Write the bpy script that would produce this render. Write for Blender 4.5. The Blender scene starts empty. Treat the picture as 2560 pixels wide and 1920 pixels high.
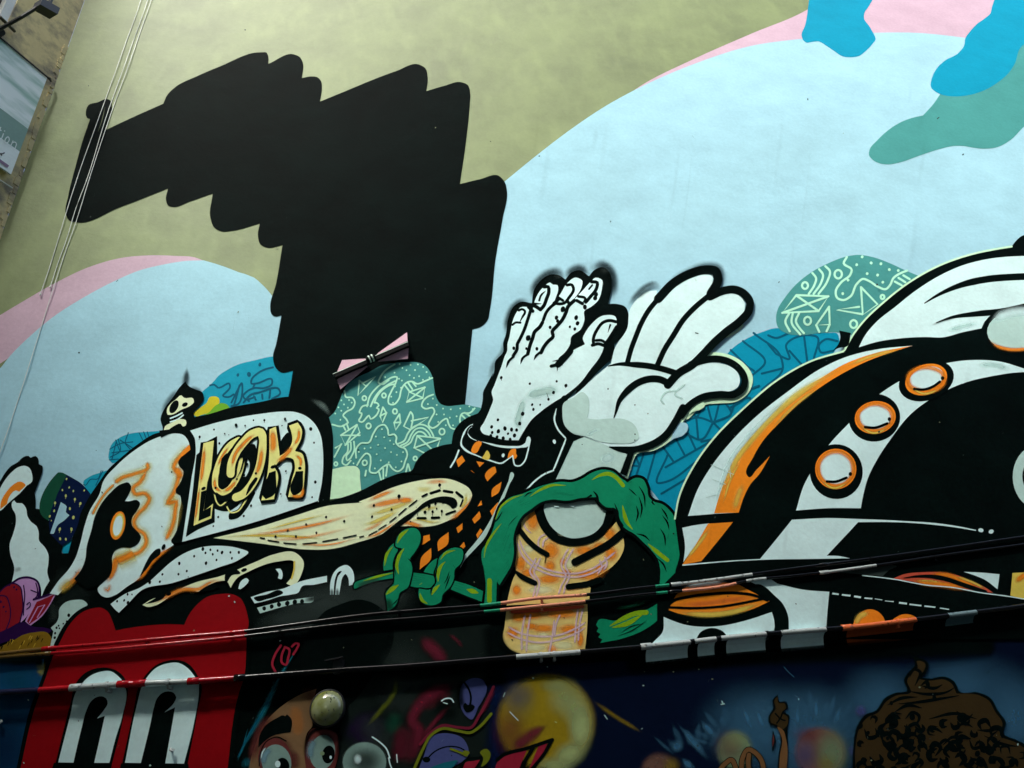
import bpy, bmesh, math, random
from mathutils import Vector, Matrix
from mathutils.geometry import delaunay_2d_cdt
random.seed(7)
S = bpy.context.scene
COL = S.collection

# ------------------------------------------------------------------ camera, world, sun, exposure
FPX = 1650.0                                   # focal length in photo pixels (photo is 2560 x 1920)
PITCH, ROLL, YAW = math.radians(30.65), math.radians(8.93), math.radians(82.0)
CAM = Vector((0.0, -4.15, 1.6))
F_ = Vector((math.cos(PITCH)*math.cos(YAW), math.cos(PITCH)*math.sin(YAW), math.sin(PITCH)))
R0 = F_.cross(Vector((0, 0, 1))).normalized()
U0 = R0.cross(F_).normalized()
R_ = R0*math.cos(ROLL) - U0*math.sin(ROLL)
U_ = R0*math.sin(ROLL) + U0*math.cos(ROLL)
cd = bpy.data.cameras.new('camera')
cam = bpy.data.objects.new('camera', cd); COL.objects.link(cam)
cd.sensor_fit = 'HORIZONTAL'; cd.sensor_width = 36.0; cd.lens = 36.0*FPX/2560.0
cd.clip_start = 0.05; cd.clip_end = 500
m3 = Matrix((R_, U_, -F_)).transposed()
cam.matrix_world = Matrix.Translation(CAM) @ m3.to_4x4()
S.camera = cam

SUN_EL, SUN_AZ = math.radians(55), math.radians(-119.5)    # azimuth measured from +X: high, in front of the wall, over the house on the left
world = bpy.data.worlds.new('World'); S.world = world; world.use_nodes = True
nt = world.node_tree; bg = nt.nodes['Background']
sky = nt.nodes.new('ShaderNodeTexSky'); sky.sky_type = 'NISHITA'; sky.sun_disc = False
sky.sun_elevation = SUN_EL; sky.sun_rotation = math.pi/2 - SUN_AZ
sky.air_density = 1.0; sky.dust_density = 4.0; sky.ozone_density = 1.0
nt.links.new(sky.outputs['Color'], bg.inputs['Color']); bg.inputs['Strength'].default_value = 0.12
sl = bpy.data.lights.new('sun', 'SUN'); sl.energy = 1.5; sl.angle = math.radians(13); sl.color = (0.97, 1.0, 0.92)
sun = bpy.data.objects.new('sun', sl); COL.objects.link(sun)
sd = Vector((math.cos(SUN_EL)*math.cos(SUN_AZ), math.cos(SUN_EL)*math.sin(SUN_AZ), math.sin(SUN_EL)))
sun.rotation_euler = sd.to_track_quat('Z', 'Y').to_euler(); sun.location = sd*20
S.view_settings.view_transform = 'Standard'; S.view_settings.look = 'None'
S.view_settings.gamma = 1; S.view_settings.use_curve_mapping = False
S.view_settings.exposure = 1.88
try:
    S.cycles.transparent_max_bounces = 48
except Exception:
    pass

# ------------------------------------------------------------------ measuring: photo pixel -> ray -> surface
def ray(x, y):
    return F_ + R_*((x-1280.0)/FPX) - U_*((y-960.0)/FPX)
def at(x, y, off=0.0):
    """the point of the mural wall (plane y=0), or of the plane off metres in front of it, seen at a photo pixel"""
    d = ray(x, y); t = (-off - CAM.y)/d.y
    return CAM + d*t
def at_plane(x, y, p0, n):
    d = ray(x, y); t = (p0-CAM).dot(n)/d.dot(n)
    return CAM + d*t

CROP = dict(A1=(0,0,5.53),A2=(0,300,5.53),A3=(0,600,3.456),A4=(0,1080,4.424),A5=(0,1455,3.568),A6=(600,1455,3.568),
  A7=(1200,1455,3.568),A8=(1800,1455,2.9105),B1=(0,1200,3.456),B2=(400,880,4.424),B3=(780,820,4.424),B4=(1150,640,4.909),
  B5=(1400,660,4.424),B6=(1000,940,4.424),B7=(1350,900,4.0218),B8=(900,1180,4.424),C1=(1200,1150,3.95),C2=(1600,1150,3.95),
  C3=(2060,1150,4.424),C4=(1880,600,3.2529),C5=(1660,800,2.4578),C6=(1880,0,3.2529),D1=(550,1400,1.6933),C7=(140,100,1.9069),F=(0,0,0.86406),
  P=(0,0,1.0))
def parse(crop, s):
    out = []; c = CROP[crop]
    for tk in s.split():
        if tk[0] == '@': c = CROP[tk[1:]]; continue
        k = tk.endswith('*'); tk = tk.rstrip('*')
        a, b = tk.split(',')[:2]
        out.append((c[0]+float(a)/c[2], c[1]+float(b)/c[2], k))
    return out
def densify(pts, closed, step=5.0):
    n = len(pts); res = []
    m = n if closed else n-1
    def d(a, b): return max(1e-6, math.hypot(a[0]-b[0], a[1]-b[1]))
    def tan(i):
        p = pts[i]
        if p[2] or (not closed and i in (0, n-1)): return None
        a, b = pts[(i-1) % n], pts[(i+1) % n]
        d0, d1 = d(a, p), d(p, b)
        return tuple(((b[k]-p[k])/d1*d0 + (p[k]-a[k])/d0*d1)/(d0+d1) for k in (0, 1))
    for i in range(m):
        p, q = pts[i], pts[(i+1) % n]; L = d(p, q)
        t1, t2 = tan(i), tan((i+1) % n)
        ch = ((q[0]-p[0])/L, (q[1]-p[1])/L)
        if t1 is None and t2 is None:
            k = 1
        else:
            k = int(max(2, min(14, L/step)))
        t1 = t1 or ch; t2 = t2 or ch
        for j in range(k):
            u = j/k; u2 = u*u; u3 = u2*u
            h = (2*u3-3*u2+1, (u3-2*u2+u)*L, -2*u3+3*u2, (u3-u2)*L)
            res.append((h[0]*p[0]+h[1]*t1[0]+h[2]*q[0]+h[3]*t2[0], h[0]*p[1]+h[1]*t1[1]+h[2]*q[1]+h[3]*t2[1]))
    if not closed: res.append((pts[-1][0], pts[-1][1]))
    return res

# ------------------------------------------------------------------ materials
def lin(c):
    c = c/255.0
    return c/12.92 if c <= 0.04045 else ((c+0.055)/1.055)**2.4
ILL = (1.06, 0.93, 0.96)
PAL = dict(olive=(115,129,80), blue=(162,194,211), pink=(198,160,178), cyan=(2,136,170), cyan2=(14,146,176), teal=(72,139,138),
  chalk=(182,228,204), white=(214,247,238), grey=(184,204,200), cream=(232,234,192), orange=(255,132,30), yellow=(226,192,84),
  gold=(206,186,40), leafgreen=(112,166,44), green=(10,128,92), lime=(128,160,22), black=(4,12,11), navy=(10,24,58), dkgreen=(8,70,50),
  red=(142,2,12), plaid=(226,190,116), inkblue=(0,84,112), star=(190,190,110), lav=(196,140,196), flowerred=(140,18,32), purple=(42,14,62),
  fur=(132,96,20), furlight=(200,160,50), deepblue=(14,66,104), maroon=(112,28,48), violet=(72,76,128), skin=(128,94,66), skindark=(104,46,44),
  eyewhite=(128,150,144), eyeblue=(120,150,165), tealbrush=(20,96,112), olivebrush=(110,114,24), slate=(48,56,54), slatedark=(22,29,27), ball=(156,126,22),
  ballight=(182,190,130), space=(7,17,40), glow=(66,112,146), orb=(128,88,76), orblight=(128,146,112), hair=(58,42,20), arm=(120,80,48),
  redslice=(156,30,52), pinkline=(222,184,200), grime=(120,120,96), mint=(205,232,196), brick=(206,80,60), orange_shade=(150,66,22), tealgrey=(76,98,104))
bump_group = bpy.data.node_groups.new('plaster_relief', 'ShaderNodeTree')
def build_bump():
    g = bump_group
    g.interface.new_socket('Normal', in_out='OUTPUT', socket_type='NodeSocketVector')
    g.interface.new_socket('Mottle', in_out='OUTPUT', socket_type='NodeSocketFloat')
    N = g.nodes; L = g.links
    o = N.new('NodeGroupOutput'); geo = N.new('ShaderNodeNewGeometry')
    def noise(scale, detail, rough, sc=(1,1,1), rot=0.0):
        mp = N.new('ShaderNodeMapping'); mp.inputs['Scale'].default_value = sc; mp.inputs['Rotation'].default_value = (0, rot, 0)
        n = N.new('ShaderNodeTexNoise'); n.inputs['Scale'].default_value = scale; n.inputs['Detail'].default_value = detail; n.inputs['Roughness'].default_value = rough
        L.new(geo.outputs['Position'], mp.inputs['Vector']); L.new(mp.outputs['Vector'], n.inputs['Vector']); return n.outputs['Fac']
    a = noise(3.6, 5, 0.55, (1, 1, 1.0), 0.9)          # trowel swells
    b = noise(34, 6, 0.62)                            # plaster grain
    c = noise(1.1, 3, 0.6, (1, 1, 1.6), -0.5)
    def bump(h, dist, strength, prev=None):
        n = N.new('ShaderNodeBump'); n.inputs['Distance'].default_value = dist; n.inputs['Strength'].default_value = strength
        L.new(h, n.inputs['Height'])
        if prev: L.new(prev, n.inputs['Normal'])
        return n.outputs['Normal']
    nn = bump(a, 0.018, 0.42); nn = bump(b, 0.0018, 0.55, nn)
    L.new(nn, o.inputs['Normal'])
    ad = N.new('ShaderNodeMath'); ad.operation = 'ADD'; L.new(a, ad.inputs[0]); L.new(c, ad.inputs[1])
    a2 = N.new('ShaderNodeMath'); a2.operation = 'ADD'; L.new(ad.outputs[0], a2.inputs[0]); L.new(b, a2.inputs[1])
    mr = N.new('ShaderNodeMapRange'); mr.inputs['From Min'].default_value = 1.0; mr.inputs['From Max'].default_value = 2.0
    mr.inputs['To Min'].default_value = 0.86; mr.inputs['To Max'].default_value = 1.12
    L.new(a2.outputs[0], mr.inputs['Value']); L.new(mr.outputs[0], o.inputs['Mottle'])
build_bump()
MATS = {}
def mat(name, soft=False):
    key = (name, soft)
    if key in MATS: return MATS[key]
    m = bpy.data.materials.new(('spray_' if soft else 'paint_')+name); m.use_nodes = True
    N = m.node_tree.nodes; L = m.node_tree.links
    p = N['Principled BSDF']; out = N['Material Output']
    c = tuple(min(0.85, lin(v)/ILL[i]) for i, v in enumerate(PAL[name]))
    g = N.new('ShaderNodeGroup'); g.node_tree = bump_group
    mul = N.new('ShaderNodeVectorMath'); mul.operation = 'SCALE'; mul.inputs[0].default_value = c
    mo = g.outputs['Mottle']
    if sum(PAL[name]) < 60:
        pw = N.new('ShaderNodeMath'); pw.operation = 'POWER'; pw.inputs[1].default_value = 5.0; L.new(mo, pw.inputs[0]); mo = pw.outputs[0]
    L.new(mo, mul.inputs['Scale']); L.new(mul.outputs['Vector'], p.inputs['Base Color'])
    L.new(g.outputs['Normal'], p.inputs['Normal'])
    p.inputs['Roughness'].default_value = 0.7
    p.inputs['Specular IOR Level'].default_value = 0.012 if sum(PAL[name]) < 120 else 0.06
    if soft:
        at_ = N.new('ShaderNodeAttribute'); at_.attribute_name = 'alpha'
        geo = N.new('ShaderNodeNewGeometry'); nz = N.new('ShaderNodeTexNoise'); nz.inputs['Scale'].default_value = 60; nz.inputs['Detail'].default_value = 4
        L.new(geo.outputs['Position'], nz.inputs['Vector'])
        r = N.new('ShaderNodeMapRange'); r.inputs['From Min'].default_value = 0.3; r.inputs['From Max'].default_value = 0.7
        r.inputs['To Min'].default_value = 0.88; r.inputs['To Max'].default_value = 1.0
        L.new(nz.outputs['Fac'], r.inputs['Value'])
        mm = N.new('ShaderNodeMath'); mm.operation = 'MULTIPLY'; mm.use_clamp = True
        L.new(at_.outputs['Fac'], mm.inputs[0]); L.new(r.outputs[0], mm.inputs[1])
        tr = N.new('ShaderNodeBsdfTransparent'); mx = N.new('ShaderNodeMixShader')
        L.new(mm.outputs[0], mx.inputs['Fac']); L.new(tr.outputs[0], mx.inputs[1]); L.new(p.outputs[0], mx.inputs[2])
        L.new(mx.outputs[0], out.inputs['Surface'])
    MATS[key] = m
    return m

# ------------------------------------------------------------------ objects
def link(name, mesh, parent=None):
    o = bpy.data.objects.new(name, mesh); COL.objects.link(o)
    if parent: o.parent = parent
    return o
def tag(o, label=None, cat=None, group=None, kind=None):
    if label: o['label'] = label
    if cat: o['category'] = cat
    if group: o['group'] = group
    if kind: o['kind'] = kind
    return o
class MB:
    def __init__(s): s.v = []; s.f = []; s.mi = []; s.a = []; s.mats = []; s.smooth = False
    def m(s, material):
        if material not in s.mats: s.mats.append(material)
        return s.mats.index(material)
    def build(s, name, parent=None, smooth=False):
        me = bpy.data.meshes.new(name); me.from_pydata([tuple(p) for p in s.v], [], s.f)
        for k in s.mats: me.materials.append(k)
        me.polygons.foreach_set('material_index', s.mi)
        if any(a != 1.0 for a in s.a):
            at_ = me.attributes.new('alpha', 'FLOAT', 'POINT'); at_.data.foreach_set('value', s.a)
        if smooth: me.polygons.foreach_set('use_smooth', [True]*len(me.polygons))
        me.update()
        return link(name, me, parent)
    def add(s, verts, faces, material, alpha=None):
        b = len(s.v); k = s.m(material)
        s.v += verts; s.a += (alpha or [1.0]*len(verts))
        for f in faces: s.f.append(tuple(b+i for i in f)); s.mi.append(k)
    def box(s, c, ax, ay, az, material):
        """box centred at c with half axis vectors"""
        c = Vector(c); vs = [c+ax*i+ay*j+az*k for i in (-1,1) for j in (-1,1) for k in (-1,1)]
        s.add(vs, [(0,1,3,2),(4,6,7,5),(0,4,5,1),(2,3,7,6),(0,2,6,4),(1,5,7,3)], material)
    def tube(s, pts, r, material, sides=10, matfn=None):
        pts = [Vector(p) for p in pts]; n = len(pts); rings = []
        b = len(s.v)
        for i, p in enumerate(pts):
            t = (pts[min(n-1, i+1)]-pts[max(0, i-1)]).normalized()
            u = t.cross(Vector((0, 0, 1)));
            if u.length < 0.05: u = t.cross(Vector((0, 1, 0)))
            u.normalize(); w = u.cross(t)
            rr = r[i] if isinstance(r, (list, tuple)) else r
            for k in range(sides):
                a = 2*math.pi*k/sides; s.v.append(p+u*rr*math.cos(a)+w*rr*math.sin(a)); s.a.append(1.0)
        for i in range(n-1):
            k0 = s.m(matfn(i) if matfn else material)
            for k in range(sides):
                q = (k+1) % sides
                s.f.append((b+i*sides+k, b+i*sides+q, b+(i+1)*sides+q, b+(i+1)*sides+k)); s.mi.append(k0)
        kk = s.m(material)
        s.f.append(tuple(b+k for k in range(sides))); s.mi.append(kk)
        s.f.append(tuple(b+(n-1)*sides+k for k in reversed(range(sides)))); s.mi.append(kk)

# ------------------------------------------------------------------ the paint coats: every coat lies a hair above those it covers
STEP = 0.0003
COATS = []
def coat_z(xs, ys):
    bx = (min(xs), min(ys), max(xs), max(ys)); z = STEP
    for q in COATS:
        if q[0] < bx[2] and bx[0] < q[2] and q[1] < bx[3] and bx[1] < q[3] and q[4]+STEP > z: z = q[4]+STEP
    COATS.append(bx+(z,))
    return z
class Motif:
    def __init__(s, name, label=None): s.name = name; s.label = label; s.L = {}; s.order = []
    def mb(s, layer):
        if layer not in s.L: s.L[layer] = MB(); s.order.append(layer)
        return s.L[layer]
    def place(s, px, zs):
        out = []
        for (x, y), z in zip(px, zs):
            p = at(x, y); out.append(Vector((p.x, -z, p.z)))
        return out
    def poly(s, layer, col, px):
        z = coat_z([p[0] for p in px], [p[1] for p in px])
        q = s.place(px, [z]*len(px)); n = len(q)
        r = delaunay_2d_cdt([Vector((p.x, p.z)) for p in q], [(i, (i+1) % n) for i in range(n)], [], 1, 1e-6)
        v = [Vector((p.x, -z, p.y)) for p in r[0]]
        fl = []
        for t in r[2]:
            a, b, c = (v[i] for i in t)
            if (b-a).cross(c-a).y > 0: t = (t[0], t[2], t[1])
            fl.append(tuple(t))
        s.mb(layer).add(v, fl, mat(col))
    def fill(s, layer, col, crop, pts): s.poly(layer, col, densify(parse(crop, pts), True))
    def ribbon(s, layer, material, line, w, prof, closed=False, taper='', endfade=0.0, a0=1.0):
        n = len(line); L = [0.0]
        for i in range(1, n): L.append(L[-1]+math.hypot(line[i][0]-line[i-1][0], line[i][1]-line[i-1][1]))
        T = max(L[-1], 1e-6); k = len(prof); px = []; al = []; pos = []
        for i, p in enumerate(line):
            if closed: a, b = line[(i-1) % n], line[(i+1) % n]
            else: a, b = line[max(0, i-1)], line[min(n-1, i+1)]
            tx, ty = b[0]-a[0], b[1]-a[1]; l = math.hypot(tx, ty) or 1.0
            nx, ny = -ty/l, tx/l; u = L[i]/T; h = w/2
            if isinstance(w, tuple): h = (w[0]+(w[1]-w[0])*u)/2
            if 's' in taper: h *= min(1, 0.08+u/0.45)**0.8
            if 'e' in taper: h *= min(1, 0.08+(1-u)/0.45)**0.8
            ef = 1.0
            if endfade:
                ef = max(0.0, min(1.0, u/endfade, (1-u)/endfade)); ef = ef*ef*(3-2*ef); h *= 0.55+0.45*ef
            for (o, al_) in prof:
                px.append((p[0]+nx*h*o, p[1]+ny*h*o)); al.append(al_*ef*a0); pos.append(u)
        z = coat_z([p[0] for p in px], [p[1] for p in px])
        v = s.place(px, [z+STEP*0.6*(u-0.5) for u in pos]); fl = []
        for i in range(n if closed else n-1):
            j = (i+1) % n
            for q in range(k-1):
                f = (i*k+q, i*k+q+1, j*k+q+1, j*k+q)
                fl.append(f)
        return v, fl, al
    def stroke(s, layer, col, crop, pts, w, closed=False, taper='', cap=True):
        line = densify(parse(crop, pts), closed, 4.0)
        wob = []
        v, fl, al = s.ribbon(layer, None, line, w, ((-1, 1), (1, 1)), closed, taper)
        mb = s.mb(layer); mb.add(v, fl, mat(col))
        ww = w if not isinstance(w, tuple) else None
        if cap and not closed and ww and ww > 2:
            for k, (end, nb) in enumerate(((line[0], line[1]), (line[-1], line[-2]))):
                if ('s', 'e')[k] in taper: continue
                dx, dy = end[0]-nb[0], end[1]-nb[1]; l = math.hypot(dx, dy) or 1; ang = math.atan2(dy, dx); r = ww/2
                px = [(end[0]+r*math.cos(ang+t), end[1]+r*math.sin(ang+t)) for t in [(-0.5+q/6)*math.pi for q in range(7)]]
                z = (-v[0].y if k == 0 else -v[-1].y)
                vv = s.place(px, [z]*7); mb.add(vv, [(0, 1, 2, 3, 4, 5, 6)], mat(col))
    def soft(s, layer, col, crop, pts, w, a=1.0, closed=False, taper='', fade=0.3, core=0.12):
        line = densify(parse(crop, pts), closed, 6.0)
        qq = [core+(1-core)*t for t in (0, 0.25, 0.5, 0.75, 1)]; av = [1, 0.84, 0.5, 0.16, 0]
        prof = [(-b, c_) for b, c_ in reversed(list(zip(qq, av)))] + list(zip(qq, av)); w = w*1.35
        v, fl, al = s.ribbon(layer, None, line, w, prof, closed, taper, 0 if closed else fade, a)
        s.mb(layer).add(v, fl, mat(col, True), al)
    def blob(s, layer, col, crop, cx, cy, rx, ry, a=1.0, hard=0.0, rot=0.0):
        c = CROP[crop]; px = []; al = []; K = 32
        rings = [0.0]+([hard] if hard > 0.3 else [])+[hard+(1-hard)*q for q in (0.15, 0.3, 0.45, 0.6, 0.75, 0.88, 1.0)]
        if hard < 0.4: rx, ry = rx*1.3, ry*1.3
        cr, sr = math.cos(math.radians(rot)), math.sin(math.radians(rot))
        for r in rings:
            t = max(0.0, (r-hard)/(1-hard)); av = a*((1-t*t)**2 if hard < 0.4 else (1-t*t*(3-2*t)))
            for k in range(K):
                th = 2*math.pi*k/K; x, y = rx*r*math.cos(th), ry*r*math.sin(th)
                x, y = x*cr-y*sr, x*sr+y*cr
                px.append((c[0]+(cx+x)/c[2], c[1]+(cy+y)/c[2])); al.append(av)
                if r == 0.0: break
        z = coat_z([p[0] for p in px], [p[1] for p in px]); v = s.place(px, [z]*len(px)); fl = []
        for k in range(K): fl.append((0, 1+k, 1+(k+1) % K))
        for q in range(1, len(rings)-1):
            o = 1+(q-1)*K; o2 = o+K
            for k in range(K): fl.append((o+k, o2+k, o2+(k+1) % K, o+(k+1) % K))
        s.mb(layer).add(v, fl, mat(col, True), al)
    def oval(s, layer, col, crop, cx, cy, rx, ry, rot=0.0, n=26, wob=0.0):
        c = CROP[crop]; cr, sr = math.cos(math.radians(rot)), math.sin(math.radians(rot)); px = []
        for k in range(n):
            th = 2*math.pi*k/n; f = 1+random.uniform(-wob, wob); x, y = rx*f*math.cos(th), ry*f*math.sin(th)
            px.append((c[0]+(cx+x*cr-y*sr)/c[2], c[1]+(cy+x*sr+y*cr)/c[2]))
        s.poly(layer, col, px)
    def dots(s, layer, col, crop, pts, r=10.0, tall=1.25):
        for tk in pts.split():
            q = [float(t) for t in tk.split(',')]
            rr = q[2] if len(q) > 2 else r
            s.oval(layer, col, crop, q[0], q[1], rr*0.95, rr*tall*0.95, random.uniform(-5, 25), 10, 0.08)
    def ring(s, layer, col, crop, cx, cy, r, w):
        k = CROP[crop]; pts = ' '.join('%.1f,%.1f' % (cx+r*math.cos(t*math.pi/4), cy+r*1.15*math.sin(t*math.pi/4)) for t in range(8))
        s.stroke(layer, col, crop, pts, w, closed=True)
    def finish(s, parent):
        root = s.L[s.order[0]].build(s.name, parent)
        if s.label: root['label'] = s.label
        for l in s.order[1:]: s.L[l].build(l, root)
        return root

# ------------------------------------------------------------------ the place: ground, mural wall, left house, house across the yard
X0 = (at(212, 0).x + at(20, 540).x)/2            # corner between the mural wall and the house on the left
DV = ray(1280+732, 960+805); DV.z = 0; DV.normalize()
SN = Vector((-DV.y, DV.x, 0));
if SN.dot(Vector((1, -0.2, 0))) < 0: SN = -SN     # side wall faces the yard
SP = Vector((X0, 0, 0))
def side(x, y, off=0.0): return at_plane(x, y, SP+SN*off, SN)
WALLTOP = 13.0; XR = 14.0
def plain(name, c, rough=0.7, metal=0.0, bump=True):
    m = bpy.data.materials.new(name); m.use_nodes = True; N = m.node_tree.nodes; L = m.node_tree.links; p = N['Principled BSDF']
    p.inputs['Roughness'].default_value = rough; p.inputs['Metallic'].default_value = metal
    g = N.new('ShaderNodeGroup'); g.node_tree = bump_group
    mul = N.new('ShaderNodeVectorMath'); mul.operation = 'SCALE'; mul.inputs[0].default_value = c
    L.new(g.outputs['Mottle'], mul.inputs['Scale']); L.new(mul.outputs['Vector'], p.inputs['Base Color'])
    if bump: L.new(g.outputs['Normal'], p.inputs['Normal'])
    return m
def stained(name, base, dark, scale, lo, hi, streak=None, base2=None):
    """weathered plaster: base colour, blotches of a darker one and pale rain streaks"""
    m = plain(name, base); N = m.node_tree.nodes; L = m.node_tree.links; p = N['Principled BSDF']
    old = p.inputs['Base Color'].links[0].from_socket
    geo = N.new('ShaderNodeNewGeometry'); nz = N.new('ShaderNodeTexNoise'); nz.inputs['Scale'].default_value = scale; nz.inputs['Detail'].default_value = 7; nz.inputs['Roughness'].default_value = 0.65
    L.new(geo.outputs['Position'], nz.inputs['Vector'])
    r = N.new('ShaderNodeMapRange'); r.inputs['From Min'].default_value = lo; r.inputs['From Max'].default_value = hi; L.new(nz.outputs['Fac'], r.inputs['Value'])
    mx = N.new('ShaderNodeMix'); mx.data_type = 'RGBA'; mx.inputs['B'].default_value = (*dark, 1)
    L.new(r.outputs[0], mx.inputs['Factor']); L.new(old, mx.inputs['A']); last = mx.outputs['Result']
    if streak:
        mp = N.new('ShaderNodeMapping'); mp.inputs['Scale'].default_value = (3.4, 3.4, 1.3); mp.inputs['Rotation'].default_value = (0, -0.7, 0)
        n2 = N.new('ShaderNodeTexNoise'); n2.inputs['Scale'].default_value = 1.6; n2.inputs['Detail'].default_value = 5
        L.new(geo.outputs['Position'], mp.inputs['Vector']); L.new(mp.outputs['Vector'], n2.inputs['Vector'])
        r2 = N.new('ShaderNodeMapRange'); r2.inputs['From Min'].default_value = 0.5; r2.inputs['From Max'].default_value = 0.78; r2.inputs['To Max'].default_value = 0.32
        L.new(n2.outputs['Fac'], r2.inputs['Value'])
        m2 = N.new('ShaderNodeMix'); m2.data_type = 'RGBA'; m2.inputs['B'].default_value = (*streak, 1)
        L.new(r2.outputs[0], m2.inputs['Factor']); L.new(last, m2.inputs['A']); last = m2.outputs['Result']
    L.new(last, p.inputs['Base Color'])
    return m
ol = tuple(lin(v) for v in PAL['olive'])
M_OLIVE = stained('olive_plaster', ol, tuple(c*0.55 for c in ol), 1.1, 0.42, 0.80, tuple(min(0.8, c*1.55) for c in ol))
M_OLD = stained('old_yellow_plaster', (0.58, 0.48, 0.22), (0.16, 0.14, 0.09), 2.6, 0.48, 0.64)
M_PAVE = stained('paving', (0.07, 0.07, 0.068), (0.04, 0.04, 0.04), 1.5, 0.4, 0.8)
M_FACE = stained('grey_render', (0.26, 0.25, 0.23), (0.15, 0.15, 0.14), 0.9, 0.4, 0.8)
M_BLACK = plain('black_metal', (0.012, 0.012, 0.013), 0.45, 0.0, False)
M_GLASS = plain('dark_pane', (0.012, 0.014, 0.016), 0.08, 0.0, False)
M_WHITEM = plain('white_frame', (0.62, 0.66, 0.62), 0.5, 0.0, False)

g = MB(); g.add([(-40, -40, 0), (40, -40, 0), (40, 40, 0), (-40, 40, 0)], [(0, 1, 2, 3)], M_PAVE)
tag(g.build('ground'), kind='structure')

w = MB(); w.box(((X0+XR)/2, 0.25, WALLTOP/2), Vector(((XR-X0)/2, 0, 0)), Vector((0, 0.25, 0)), Vector((0, 0, WALLTOP/2)), M_OLIVE)
mural = tag(w.build('mural_wall'), 'tall olive rough plaster firewall painted with a huge cartoon mural of hands and shapes', 'wall')
cp = MB(); cp.box(((X0+XR)/2, 0.25, WALLTOP+0.06), Vector(((XR-X0)/2, 0, 0)), Vector((0, 0.32, 0)), Vector((0, 0, 0.06)), M_FACE); cp.build('coping', mural)

# house on the left: its wall starts at the corner and comes towards the camera
lw = MB(); LEN = 6.4; TH = 0.4; z0 = 0.0
a = SP - SN*0.002; e = -DV
c = a + e*(LEN/2) - SN*(TH/2) + Vector((0, 0, WALLTOP/2))
# wall with a window opening left out of the mesh: built from four slabs round the opening
def sidebox(mb, s0, s1, za, zb, d0, d1, material):
    """block on the side wall: s along it from the corner, z up, d out of its face"""
    cc = SP + e*((s0+s1)/2) + SN*((d0+d1)/2) + Vector((0, 0, (za+zb)/2))
    mb.box(cc, e*((s1-s0)/2), SN*((d1-d0)/2), Vector((0, 0, (zb-za)/2)), material)
def scoord(x, y, off=0.0):
    p = side(x, y, off); return ((p-SP).dot(e), p.z)
wsL = scoord(19, 60)          # lower right corner of the window frame
WS0 = wsL[0]; WZ0 = wsL[1]; WS1 = WS0+1.1; WZ1 = WZ0+1.7
sidebox(lw, 0.0, WS0, 0, WALLTOP, -TH, -0.003, M_OLD)
sidebox(lw, WS1, LEN, 0, WALLTOP, -TH, -0.003, M_OLD)
sidebox(lw, WS0, WS1, 0, WZ0, -TH, -0.003, M_OLD)
sidebox(lw, WS0, WS1, WZ1, WALLTOP, -TH, -0.003, M_OLD)
house = tag(lw.build('house'), 'yellowed stained plaster house wall meeting the mural wall at the left corner', 'building')
fr = MB()
for q in ((WS0, WS0+0.07, WZ0, WZ1), (WS1-0.07, WS1, WZ0, WZ1), (WS0+0.07, WS1-0.07, WZ0, WZ0+0.07), (WS0+0.07, WS1-0.07, WZ1-0.07, WZ1)):
    sidebox(fr, *q, -0.16, -0.02, M_WHITEM)
win = fr.build('window', house)
gl = MB(); sidebox(gl, WS0+0.07, WS1-0.07, WZ0+0.07, WZ1-0.07, -0.12, -0.10, M_GLASS); gl.build('pane', win)
# broken plaster edge along the corner
ed = MB()
for k in range(70):
    zz = 3.2 + k*0.075 + random.uniform(-0.02, 0.02)
    sidebox(ed, 0.0, random.uniform(0.02, 0.05), zz, zz+random.uniform(0.05, 0.085), -0.003, random.uniform(0.002, 0.006), M_OLD)
tag(ed.build('plaster_edge', house), kind='stuff')

# house across the yard, behind the camera: it takes the low sky away from the foot of the mural
OY = -6.8; OH = 14.3; ow = MB()
ow.box((0, OY-0.3, OH/2), Vector((16, 0, 0)), Vector((0, 0.3, 0)), Vector((0, 0, OH/2)), M_FACE)
across = tag(ow.build('house'), 'grey rendered house across the yard facing the mural wall', 'building')
pr = None
for i in range(8):
    for j in range(4):
        f = MB(); cx = -13+i*3.6; cz = 2.0+j*3.3
        f.box((cx, OY+0.02, cz), Vector((0.6, 0, 0)), Vector((0, 0.02, 0)), Vector((0, 0, 0.85)), M_WHITEM)
        fo = f.build('window', across)
        f2 = MB()
        for sx in (-1, 1): f2.box((cx+sx*0.28, OY+0.045, cz), Vector((0.24, 0, 0)), Vector((0, 0.005, 0)), Vector((0, 0, 0.77)), M_GLASS)
        f2.build('pane', fo)

# ------------------------------------------------------------------ the mural, back to front
PARTS = []
def motif(name, label=None):
    m = Motif(name, label); PARTS.append(m); return m

# --- pale blue fields with pink rims
m = motif('painted_sky_field', 'pale blue dome with pink rim at upper right')
m.fill('pink_rim', 'pink', 'F', "1300,250* 1380,188 1500,127 1625,72 1740,23 1850,-60* 2500,-60* 2500,300* 2240,108 2079,82 1978,72 1890,73 1731,85 1624,100 1500,140 1420,185")
m.fill('blue_field', 'blue', 'F', "985,480* 1095,388 1160,335 1235,278 1310,228 1380,190 1500,138 1624,99 1731,84 1890,71 1978,71 2079,81 2240,108 2600,160* 2600,1300* 985,1300*")
for q in ((2010,120,90,40),(1700,330,190,80),(1500,480,160,90),(1850,420,200,60),(1300,420,120,120)):
    m.blob('weathering', 'grime', 'F', q[0], q[1], q[2], q[3], 0.05, 0, -20)
m = motif('painted_sky_field', 'pale blue dome with pink rim at the left edge')
m.fill('pink_rim', 'pink', 'A3', "-330,860* 0,650 200,530 480,370 780,230 1050,155 1300,133 1520,138 1680,150 1760,178* 1500,300* 400,820 -520,1420*")
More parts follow.
